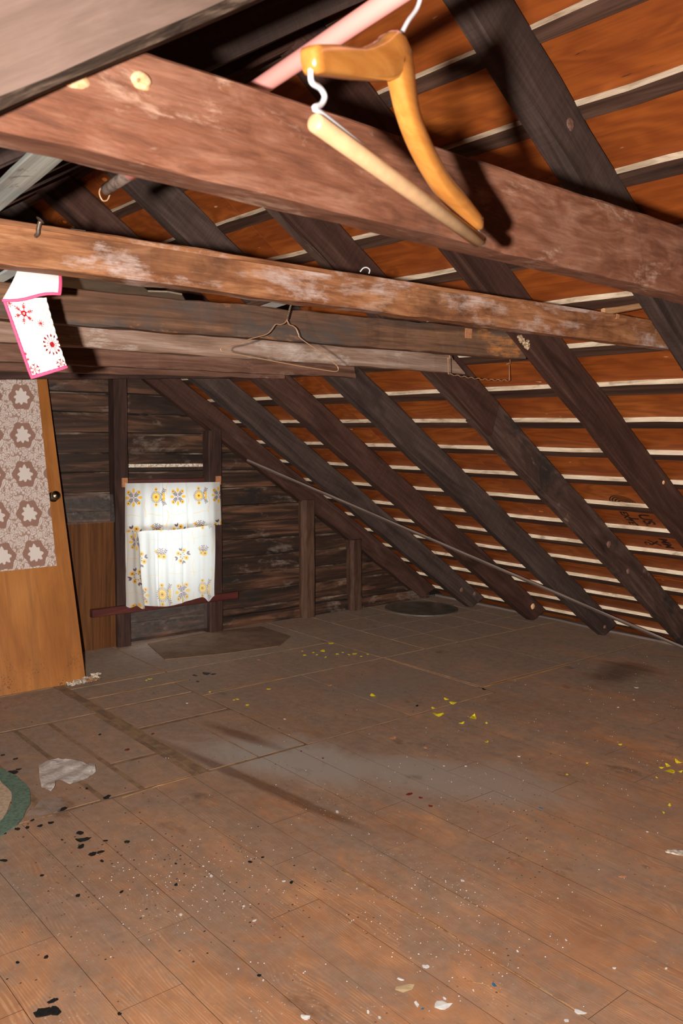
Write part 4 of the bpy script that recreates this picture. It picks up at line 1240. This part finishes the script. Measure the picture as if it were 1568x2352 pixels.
def quilt_pos(u, v):
    P = (A[0] * ((1 - u) * (1 - v))[..., None] + A[1] * (u * (1 - v))[..., None] + A[2] * ((1 - u) * v)[..., None] + A[3] * (u * v)[..., None])
    x, y = u * .40, -v * .66
    q = np.minimum(np.abs(np.mod(x + y * .8, .058) - .029), np.abs(np.mod(x - y * .8, .058) - .029))
    P[..., 1] += -.003 * np.sqrt(np.clip(q / .029, 0, 1)) - .004 * np.sin(u * 3.1) + .006 * np.sin(v * 3.1) * (u - .3)
    return P
o = cloth('front', 120, 190, quilt_pos, lambda u, v: border(quilt_color(u, v), u, v, 1, 0, 0, 1), M['quilt']); adopt(o, qc)
B_ = [np.array(v) for v in ((0.5791, 1.6200, 1.5946), (0.6482, 1.6200, 1.6004), (0.5213, 1.5530, 1.5096), (0.6223, 1.5450, 1.5310))]
def flap_pos(u, v):
    P = (B_[0] * ((1 - u) * (1 - v))[..., None] + B_[1] * (u * (1 - v))[..., None] + B_[2] * ((1 - u) * v)[..., None] + B_[3] * (u * v)[..., None])
    P[..., 1] += -.010 * np.sin(v * 3.1) - .006 * np.sin(u * 3.1)
    P[..., 2] += -.003 * np.sin(u * 6.2) * v
    return P
o = cloth('folded_flap', 80, 60, flap_pos, lambda u, v: border(np.zeros(u.shape + (3,)) + np.array((247, 246, 245.)), u, v, 0, 1, 0, 1), M['quilt']); adopt(o, qc)
# piping of the lower front edges
def edgepts(fn, pr): 
    u = np.array([[p[0] for p in pr]]); v = np.array([[p[1] for p in pr]])
    return [Vector(q) for q in fn(u, v)[0]]
M['pink_binding'] = plain('pink_binding', (.80, .11, .24), .8, .2)
o = tube('binding', edgepts(quilt_pos, [(0, t / 10) for t in range(11)]) + edgepts(quilt_pos, [(t / 6, 1) for t in range(1, 7)]), .0028, M['pink_binding'], None, 7); adopt(o, qc)
o = tube('binding', edgepts(flap_pos, [(1, .3 + t / 14.3) for t in range(11)]) + edgepts(flap_pos, [(1 - t / 8, 1) for t in range(1, 9)]), .0028, M['pink_binding'], None, 7); adopt(o, qc)

# ------------------------------------------------------------------ things on the floor
def flake(name, x, y, size, mat, rnd, n=9, asp=None, thick=.0012, curl=None, z=0.0006, rot=None):
    asp = asp or rnd.uniform(.45, .9)
    rot = rnd.uniform(0, 6.28) if rot is None else rot
    curl = rnd.uniform(0, .22) if curl is None else curl
    vs_ = []
    top = []
    for k in range(n):
        a = 2 * math.pi * k / n + rnd.uniform(-.2, .2)
        r = size / 2 * rnd.uniform(.62, 1.08)
        X, Y_ = r * math.cos(a), r * math.sin(a) * asp
        top.append((X * math.cos(rot) - Y_ * math.sin(rot), X * math.sin(rot) + Y_ * math.cos(rot), curl * (X * X) / size * 2))
    for (X, Y_, Z_) in top: vs_.append((X, Y_, Z_ + thick))
    for (X, Y_, Z_) in top: vs_.append((X * .96, Y_ * .96, Z_))
    fs = [tuple(range(n)), tuple(reversed(range(n, 2 * n)))] + [(k, n + k, n + (k + 1) % n, (k + 1) % n) for k in range(n)]
    return mesh(name, vs_, fs, mat, None, False, None, (x, y, z))

ORD = 'leftmost second third fourth fifth sixth seventh eighth ninth tenth eleventh twelfth thirteenth fourteenth fifteenth sixteenth seventeenth eighteenth nineteenth twentieth twenty-first twenty-second twenty-third twenty-fourth twenty-fifth'.split()
ZONES = ('on the far floor panels', 'on the middle floor panels', 'on the near left boards', 'on the near right boards')
def litter(name, cat, items, mat, label, group, seed, zones=None, **kw):
    rnd = random.Random(seed)
    plain_ones = {}
    for k, it in enumerate(items):
        if isinstance(it[1], str): continue
        d = Vector((it[0], it[1], 0)) - CAM
        zone = '' if zones is None else zones[0 if it[1] > 3.6 else 1 if it[1] > 2.74 else 2 if it[0] < 1.59 else 3]
        plain_ones.setdefault(zone, []).append((d.dot(CR) / -d.dot(CB), k))
    auto = {}
    for zone, v in plain_ones.items():
        v.sort()
        for n, (_, k) in enumerate(v):
            o_ = ORD[n] if n <= len(v) // 2 else ORD[len(v) - 1 - n]
            if len(v) == 1: o_ = 'only'
            if n == len(v) - 1 and n: o_ = 'rightmost'
            elif 0 < n: o_ += ' from the left' if n <= len(v) // 2 else ' from the right'
            auto[k] = (o_ + ' of the ' if o_ != 'only' else 'the lone one of the ') + label + (' ' + zone if zone else '')
    for k, it in enumerate(items):
        lab = auto.get(k, label)
        if len(it) > 1 and isinstance(it[1], str): p, lab = it[0], it[1]
        else: p = it
        o = flake(name, p[0], p[1], p[2], M[mat], rnd, **kw)
        tag(o, lab, cat, group)

litter('paint_chip', 'paint chip', [((3.165, 3.914, 0.0534), 'largest yellow paint chip of the scatter in front of the window post'), (3.085, 3.871, 0.0247), (3.088, 3.794, 0.0209), (3.278, 3.754, 0.0425), (3.334, 3.700, 0.0249), (3.021, 3.906, 0.0247), (3.100, 3.924, 0.0213), (3.327, 4.037, 0.0409), (3.189, 3.807, 0.0282), (3.238, 3.758, 0.0248), (3.067, 3.987, 0.0143), (3.242, 3.819, 0.0213), (3.270, 3.685, 0.0210)],
       'yellow', 'small yellow paint chips before the free standing post', 'yellow paint chips before the gable', 11)
litter('paint_chip', 'paint chip', [((2.229, 3.325, 0.0347), 'rounded yellow paint chip alone at the pale dusty patch'), (2.243, 3.433, 0.0208), (2.224, 3.430, 0.0148), (2.198, 3.610, 0.0182), ((2.068, 3.996, 0.0257), 'yellow paint chip between two torn splinters near the door foot'), (2.043, 3.985, 0.0161), (2.462, 3.476, 0.0276), (3.141, 4.287, 0.0226)],
       'yellow', 'small yellow paint chips left of the middle', 'yellow paint chips left of the middle', 12)
litter('paint_chip', 'paint chip', [((2.808, 3.068, 0.0599), 'long thin yellow paint chip just left of the middle cluster'), ((3.038, 2.746, 0.0472), 'yellow paint chip at the back of the middle cluster'), (3.059, 2.808, 0.0390), ((2.852, 2.667, 0.0565), 'brightest angular yellow paint chip in the middle cluster'), (2.907, 2.753, 0.0261), ((2.948, 2.539, 0.0620), 'broad dull yellow paint chip right of the middle cluster'),
       (2.851, 2.523, 0.0471), (2.942, 2.453, 0.0195), ((2.758, 2.294, 0.0289), 'small folded yellow paint chip in front of the middle cluster')], 'yellow', 'other yellow paint chips in the middle cluster', 'yellow paint chips in the middle', 13, curl=.35)
litter('paint_chip', 'paint chip', [((3.193, 1.670, 0.0473), 'upright yellow paint chip in the pile at the right edge of the floor'), (3.126, 1.676, 0.0338), (3.074, 1.637, 0.0561), (3.108, 1.616, 0.0232), (2.979, 1.640, 0.0150), (2.782, 1.479, 0.0211), (3.186, 1.927, 0.0245), (2.730, 1.871, 0.0123), (2.894, 1.894, 0.0128), (2.710, 1.460, 0.0138), (3.086, 1.683, 0.0233)],
       'yellow', 'yellow paint chips around the pile at the right edge', 'yellow paint chips at the right edge', 14, curl=.4)
litter('paint_flake', 'flake', [((2.471, 2.573, 0.0309), 'bright orange flake in the middle of the floor'), ((2.503, 2.407, 0.0226), 'dull orange flake to the right of the bright one'), ((2.747, 3.339, 0.0322), 'orange brown flake behind the pale dusty patch'), ((2.744, 3.976, 0.0229), 'orange crumb by the cardboard'), ((3.581, 2.733, 0.0143), 'tiny orange crumb beside the long tan seam')], 'orange_bit', 'orange flake on the floor', 'orange flakes', 15)
litter('paint_flake', 'flake', [((2.120, 2.115, 0.0365), 'forked dark red flake, largest of the red flakes in the middle'), ((2.132, 2.068, 0.0198), 'narrow dark red flake beside the forked one'), ((2.111, 1.998, 0.0194), 'dark red flake nearest the camera'), ((1.519, 3.132, 0.0340), 'dark red triangular flake behind the plastic film'), ((1.690, 3.239, 0.0276), 'dull red flake on the tan seam'), (2.092, 2.577, 0.0145), (2.069, 2.690, 0.0166)],
       'red_bit', 'small dark red flakes at the pale dusty patch', 'dark red flakes', 16, n=7)
litter('paint_flake', 'flake', [((2.402, 1.749, 0.0148), 'small blue flake alone on the right half of the floor'), ((1.517, 1.217, 0.0166), 'blue flake lying on a broken twig'), ((1.325, 1.264, 0.0091), 'tiny light blue flake by the white plaster crumbs')], 'blue_bit', 'blue flake', 'blue flakes', 17)
litter('plaster_flake', 'flake', [((1.822, 2.162, 0.0221), 'white flake at the end of the dark scuffed streak'), ((2.734, 2.106, 0.0150), 'round white crumb alone right of the middle'), ((1.260, 2.059, 0.0195), 'curled white flake in the crumb band'), ((1.090, 1.936, 0.0131), 'white flake beside a red knot on the near boards'), ((1.229, 1.791, 0.0154), 'narrow white flake on the near boards'),
        ((1.442, 1.368, 0.0193), 'white lump above the broken twig, left of it'), ((1.360, 1.371, 0.0189), 'thin white sliver beside the cream paper'), ((1.326, 1.282, 0.0206), 'white plaster crumb behind the largest one'), ((1.368, 1.241, 0.0504), 'largest ragged white plaster flake at the front'), ((1.391, 1.257, 0.0139), 'square white crumb just behind the largest plaster flake'),
        ((1.464, 1.235, 0.0094), 'small white square near the twig'), ((1.594, 1.034, 0.0327), 'white plaster flake at the bottom right on the seam'), ((1.546, 1.037, 0.0138), 'white crumb at the very bottom beside the seam'), ((1.230, 1.303, 0.0112), 'cream white crumb at the bottom'), ((1.222, 1.332, 0.0124), 'white crumb left of the others at the bottom'), ((1.102, 1.406, 0.0246), 'white smear flake at the bottom middle'),
        (1.408, 1.905, 0.0110), (2.016, 3.520, 0.0173), (2.253, 3.053, 0.0143), (1.818, 1.588, 0.0139), (2.074, 1.687, 0.0091), (2.533, 1.419, 0.0113), (1.897, 0.996, 0.0114), (4.006, 2.344, 0.0221), (3.804, 2.237, 0.0187), (3.634, 2.218, 0.0159), (2.485, 2.170, 0.0108), (2.417, 2.223, 0.0090), (1.104, 1.571, 0.0071), (1.082, 1.644, 0.0072), (1.165, 2.134, 0.0084), (1.272, 2.124, 0.0071), (1.245, 1.867, 0.0092), (1.547, 1.744, 0.0081), (1.797, 1.076, 0.0100), (1.804, 1.220, 0.0077), (1.668, 1.267, 0.0100), (1.231, 2.367, 0.0075)],
       'white_bit', 'small white plaster crumbs', 'white plaster crumbs', 18, ZONES)
litter('roofing_scrap', 'scrap', [((1.073, 2.551, 0.0342), 'black scrap at the back of the heap before the plastic film'), ((1.059, 2.502, 0.0520), 'largest black scrap of the heap before the plastic film'), ((1.036, 2.461, 0.0362), 'black scrap at the front of the heap before the film'), (1.044, 2.395, 0.0296), (1.069, 2.393, 0.0267), ((1.163, 2.402, 0.0211), 'black scrap right of the heap'), ((1.113, 2.452, 0.0182), 'thin black scrap between heap and the single one'),
        ((1.254, 2.752, 0.0368), 'shiny black scrap on the seam right of the plastic film'), ((1.095, 2.755, 0.0395), 'black scrap beside the clear plastic wisp'), ((1.074, 3.173, 0.0475), 'black scrap behind the green edged mat'), (1.103, 3.193, 0.0258), ((0.822, 2.519, 0.0300), 'black scrap at the left edge of the picture'), (1.049, 2.336, 0.0175), ((0.659, 1.779, 0.0466), 'big flat black patch at the bottom left, left half'), ((0.679, 1.767, 0.0466), 'big flat black patch at the bottom left, right half'), ((0.691, 1.806, 0.0260), 'black patch bump behind the big one'),
        (1.394, 2.058, 0.0171), (1.440, 2.059, 0.0129), (1.155, 2.078, 0.0151), (1.017, 2.139, 0.0178), (0.878, 2.364, 0.0144), (1.421, 1.886, 0.0164), (0.915, 2.196, 0.0165), ((1.232, 2.868, 0.0172), 'black crumb under the film edge'), (0.740, 1.974, 0.0151), (0.679, 1.996, 0.0113), (0.788, 1.672, 0.0137), (1.106, 1.591, 0.0142), ((2.356, 3.905, 0.0531), 'black scrap on the panels by the cardboard'), (2.289, 3.913, 0.0384), (2.379, 3.877, 0.0337), ((2.243, 3.805, 0.0211), 'black crumb in front of the scraps by the cardboard'),
        ((3.339, 2.808, 0.0347), 'black scrap on the long tan seam'), (2.869, 2.824, 0.0280), (1.507, 3.365, 0.0239), (1.130, 3.307, 0.0227), (1.106, 3.377, 0.0192), (1.027, 2.678, 0.0224), (0.954, 2.691, 0.0223), (0.927, 2.701, 0.0223), (0.882, 2.697, 0.0206), (0.990, 2.679, 0.0191), (0.986, 2.734, 0.0210), (0.930, 2.841, 0.0116), (0.976, 2.913, 0.0085), (1.009, 2.541, 0.0108), (1.215, 2.186, 0.0086)],
       'black_bit', 'small black scraps', 'black roofing scraps', 19, ZONES, n=13, thick=.0022)

rnd = random.Random(33)
cp = (1.343, 1.339, 0.0536)
tag(flake('paper_scrap', cp[0], cp[1], cp[2], M['cream_bit'], rnd, n=6, asp=.55, rot=-.3), 'creased cream paper scrap lying near the front', 'paper scrap')
cp = (2.457, 1.274, 0.0963)
tag(flake('bark_chip', cp[0] + .02, cp[1], cp[2], M['lips'], rnd, n=12, asp=.35, rot=-.75, thick=.006), 'pale ragged wood chip cut by the right edge of the picture', 'wood chip')
cp = (2.208, 1.308, 0.0321)
tag(flake('wood_chip', cp[0], cp[1], cp[2], M['orange_bit'], rnd, n=8, asp=.4, rot=-.6), 'small tan wood chip left of the pale ragged one', 'wood chip')
def twig(pts, r, label, m='splinter'):
    o = tube('twig', [(p[0], p[1], r * .9) for p in pts], r, M[m], None, 6, r1=r * .6)
    return tag(o, label, 'twig')
twig([(1.477, 1.270), (1.497, 1.241), (1.507, 1.223), (1.506, 1.189)], .0016, 'thin broken twig under the blue flake')
twig([(1.975, 1.114), (1.978, 1.068)], .0014, 'short straight yellowish twig on the right boards')
def torn(pts, w_, label):
    rnd = random.Random(int(pts[0][0] * 1000))
    P = []
    for (a, b) in zip(pts[:-1], pts[1:]):
        for k in range(6): P.append(Vector((a[0] + (b[0] - a[0]) * k / 6, a[1] + (b[1] - a[1]) * k / 6, 0)))
    P.append(Vector((*pts[-1], 0)))
    d = (P[-1] - P[0]).normalized(); s_ = Vector((-d.y, d.x, 0))
    vs_, fs = [], []
    for p in P:
        a, b, h_ = rnd.uniform(.3, 1) * w_, rnd.uniform(.3, 1) * w_, rnd.uniform(.0005, .0022)
        vs_ += [p - s_ * a, p + Vector((0, 0, h_)), p + s_ * b, p - Vector((0, 0, .002))]
    for i in range(len(P) - 1):
        for j in range(4):
            fs.append((i * 4 + j, i * 4 + 4 + j, i * 4 + 4 + (j + 1) % 4, i * 4 + (j + 1) % 4))
    o = mesh('splinter', vs_, fs, M['splinter'])
    return tag(o, label, 'splinter')
torn([(1.862, 4.100), (2.039, 4.111), (2.253, 4.100)], .012, 'torn orange splinter line running back from the door foot')
torn([(1.839, 3.871), (2.015, 3.869), (2.226, 3.878)], .009, 'second torn splinter line, nearer the camera')
torn([(2.192, 3.633), (2.394, 3.604), (2.648, 3.603)], .010, 'pale splinter line behind the pale dusty patch')
torn([(3.361, 3.580), (3.369, 3.181), (3.371, 2.841)], .006, 'thin orange splinter line along the seam before the disc')
torn([(3.360, 2.849), (3.681, 2.831), (4.115, 2.841)], .016, 'long tan torn seam running toward the eave')
torn([(1.581, 1.854), (1.583, 1.657), (1.592, 1.480), (1.591, 1.403)], .005, 'torn seam edge down the middle of the near floor')
torn([(1.592, 1.284), (1.592, 1.246), (1.595, 1.132), (1.595, 1.037)], .004, 'torn seam edge at the bottom right of the floor')
torn([(1.298, 2.722), (1.441, 2.736), (1.596, 2.738)], .007, 'tan torn seam right of the black scrap')

# torn paper at the door foot
pc = empty('torn_paper', (*(1.748, 4.098), 0)); tag(pc, 'crumpled torn paper pile at the corner of the leaning door', 'paper')
rnd = random.Random(8)
for i, (px, py, sz) in enumerate([(.0, .0, .10), (.05, .02, .09), (-.06, -.03, .08), (.09, .05, .06), (.03, -.04, .07)]):
    b = (1.748, 4.098)
    o = crumple('sheet', (b[0] + px - sz / 2, b[1] + py - sz / 3, .004 + i * .003), (b[0] + px + sz / 2, b[1] + py - sz / 4, .006 + i * .003), (b[0] + px - sz / 2.4, b[1] + py + sz / 3, .01 + i * .003), (b[0] + px + sz / 2.2, b[1] + py + sz / 3, .004 + i * .003), 14, 12, .022, M['lips'] if i < 4 else M['splinter'], 20 + i)
    adopt(o, pc)

# plastic film scrap: an irregular crumpled outline
def film(label, pts, mat, amp, seed, name='plastic_film'):
    P = [Vector((p[0], p[1], 0)) for p in pts]
    c = sum(P, Vector()) / len(P)
    me = bpy.data.meshes.new(name)
    bm = bmesh.new()
    vs_ = [bm.verts.new(p) for p in P]
    bm.faces.new(vs_)
    bmesh.ops.triangulate(bm, faces=bm.faces[:])
    bmesh.ops.subdivide_edges(bm, edges=bm.edges[:], cuts=5, use_grid_fill=True)
    rs = random.Random(seed)
    fr = [(rs.uniform(8, 45), rs.uniform(-45, 45), rs.uniform(0, 6)) for k in range(9)]
    for v in bm.verts:
        hh = sum(abs(math.sin(a * v.co.x + b * v.co.y + g)) for (a, b, g) in fr) / 9
        v.co.z = .002 + amp * hh
    bm.to_mesh(me); bm.free()
    for p in me.polygons: p.use_smooth = True
    return tag(link(name, me, None, [mat]), label, 'plastic film')
film('crumpled milky plastic film scrap on the floor panels', [(1.166, 3.156), (1.246, 3.165), (1.286, 3.113), (1.313, 3.053), (1.330, 3.018), (1.308, 2.960), (1.266, 2.926), (1.214, 2.902), (1.184, 2.915), (1.153, 2.959), (1.131, 2.908), (1.106, 2.881), (1.092, 2.929), (1.117, 3.016)], M['film_white'], .03, 4)
film('wisp of clear plastic film in front of the milky scrap', [(1.022, 2.812), (1.068, 2.855), (1.107, 2.834), (1.110, 2.765), (1.073, 2.720), (1.014, 2.733), (0.975, 2.764)], M['film_clear'], .02, 5)

# mat at the left edge
mt = empty('round_mat', (.58, 3.08, 0)); tag(mt, 'round cream floor mat with a green border, cut by the left edge', 'mat')
def ring(name, r0, r1, z0, z1, mat):
    vs_, fs = [], []
    n = 56
    rr = random.Random(int(r1 * 100))
    for i in range(n):
        a = 2 * math.pi * i / n
        w_ = rr.uniform(-.005, .005)
        for (r, z) in ((r0, z0), (r1 + w_, z0), (r1 + w_, z1), (r0, z1)): vs_.append((.58 + r * math.cos(a), 3.08 + r * math.sin(a), z))
    for i in range(n):
        for j in range(4):
            A, B = i * 4 + j, i * 4 + (j + 1) % 4
            A2, B2 = ((i + 1) % n) * 4 + j, ((i + 1) % n) * 4 + (j + 1) % 4
            fs.append((A, A2, B2, B))
    return mesh(name, vs_, fs, mat)
adopt(ring('border', .435, .495, .0003, .006, M['rug_green']), mt)
adopt(ring('centre', .0, .432, .0003, .005, M['rug_cream']), mt)

# cardboard and disc by the gable
o = prism('cardboard_sheet', [[(2.410, 4.683), (2.873, 4.735), (3.242, 4.674), (3.237, 4.334), (3.020, 4.167), (2.669, 4.204), (2.317, 4.292)]], 'Z', .0005, .005, M['cardboard'])
tag(o, 'flat brown cardboard sheet on the floor under the window', 'cardboard')
vs_, fs = [], []
cx, cy = (4.561, 4.468)
n = 64
dz = [(0.0, .009), (.255, .009), (.268, .012), (.275, .010), (.275, .0005)]
for (r, z) in dz:
    for i in range(n): vs_.append((cx + r * math.cos(2 * math.pi * i / n), cy + r * math.sin(2 * math.pi * i / n), z))
for k in range(len(dz) - 1):
    for i in range(n): fs.append((k * n + i, (k + 1) * n + i, (k + 1) * n + (i + 1) % n, k * n + (i + 1) % n))
o = mesh('floor_disc', vs_, fs, M['disc'], None, False); tag(o, 'large dark round disc lying on the floor in the far corner', 'disc')

# crumbs too small and many to count
def crumbs(name, label, n, mat, seed, areas, smin, smax):
    rs = random.Random(seed)
    vs_, fs = [], []
    for i in range(n):
        (x0, x1, y0, y1) = areas[rs.randrange(len(areas))]
        cx, cy = rs.uniform(x0, x1), rs.uniform(y0, y1)
        s = rs.uniform(smin, smax); b = len(vs_)
        m = 5
        for k in range(m):
            a = 2 * math.pi * k / m + rs.uniform(-.3, .3)
            vs_.append((cx + s * math.cos(a), cy + s * rs.uniform(.4, 1) * math.sin(a), .0008))
        vs_.append((cx, cy, .0008 + s * .7))
        fs += [(b + k, b + (k + 1) % m, b + m) for k in range(m)]
    tag(mesh(name, vs_, fs, M[mat]), label, 'crumbs', None, 'stuff')
crumbs('white_crumbs', 'fine white plaster crumbs strewn over the whole floor', 800, 'white_bit', 1, [(.8, 4.8, .9, 3.0), (1.0, 2.6, 1.2, 2.4), (2.5, 4.8, 1.2, 2.6), (1.4, 1.8, 1.2, 1.7), (.95, 1.45, 1.85, 2.3)], .0008, .0026)
crumbs('tan_crumbs', 'fine tan wood crumbs strewn over the whole floor', 500, 'splinter', 2, [(.8, 4.8, .9, 4.5), (1.0, 2.6, 1.2, 2.4), (.95, 1.45, 1.85, 2.3)], .0008, .0028)
crumbs('black_crumbs', 'fine black roofing crumbs strewn near the left edge', 420, 'black_bit', 3, [(.6, 1.3, 1.9, 2.9), (.8, 1.5, 1.7, 2.4), (1.0, 3.4, 1.5, 4.4), (.5, 1.05, 2.7, 3.3), (2.2, 3.2, 4.2, 4.75)], .001, .0040)
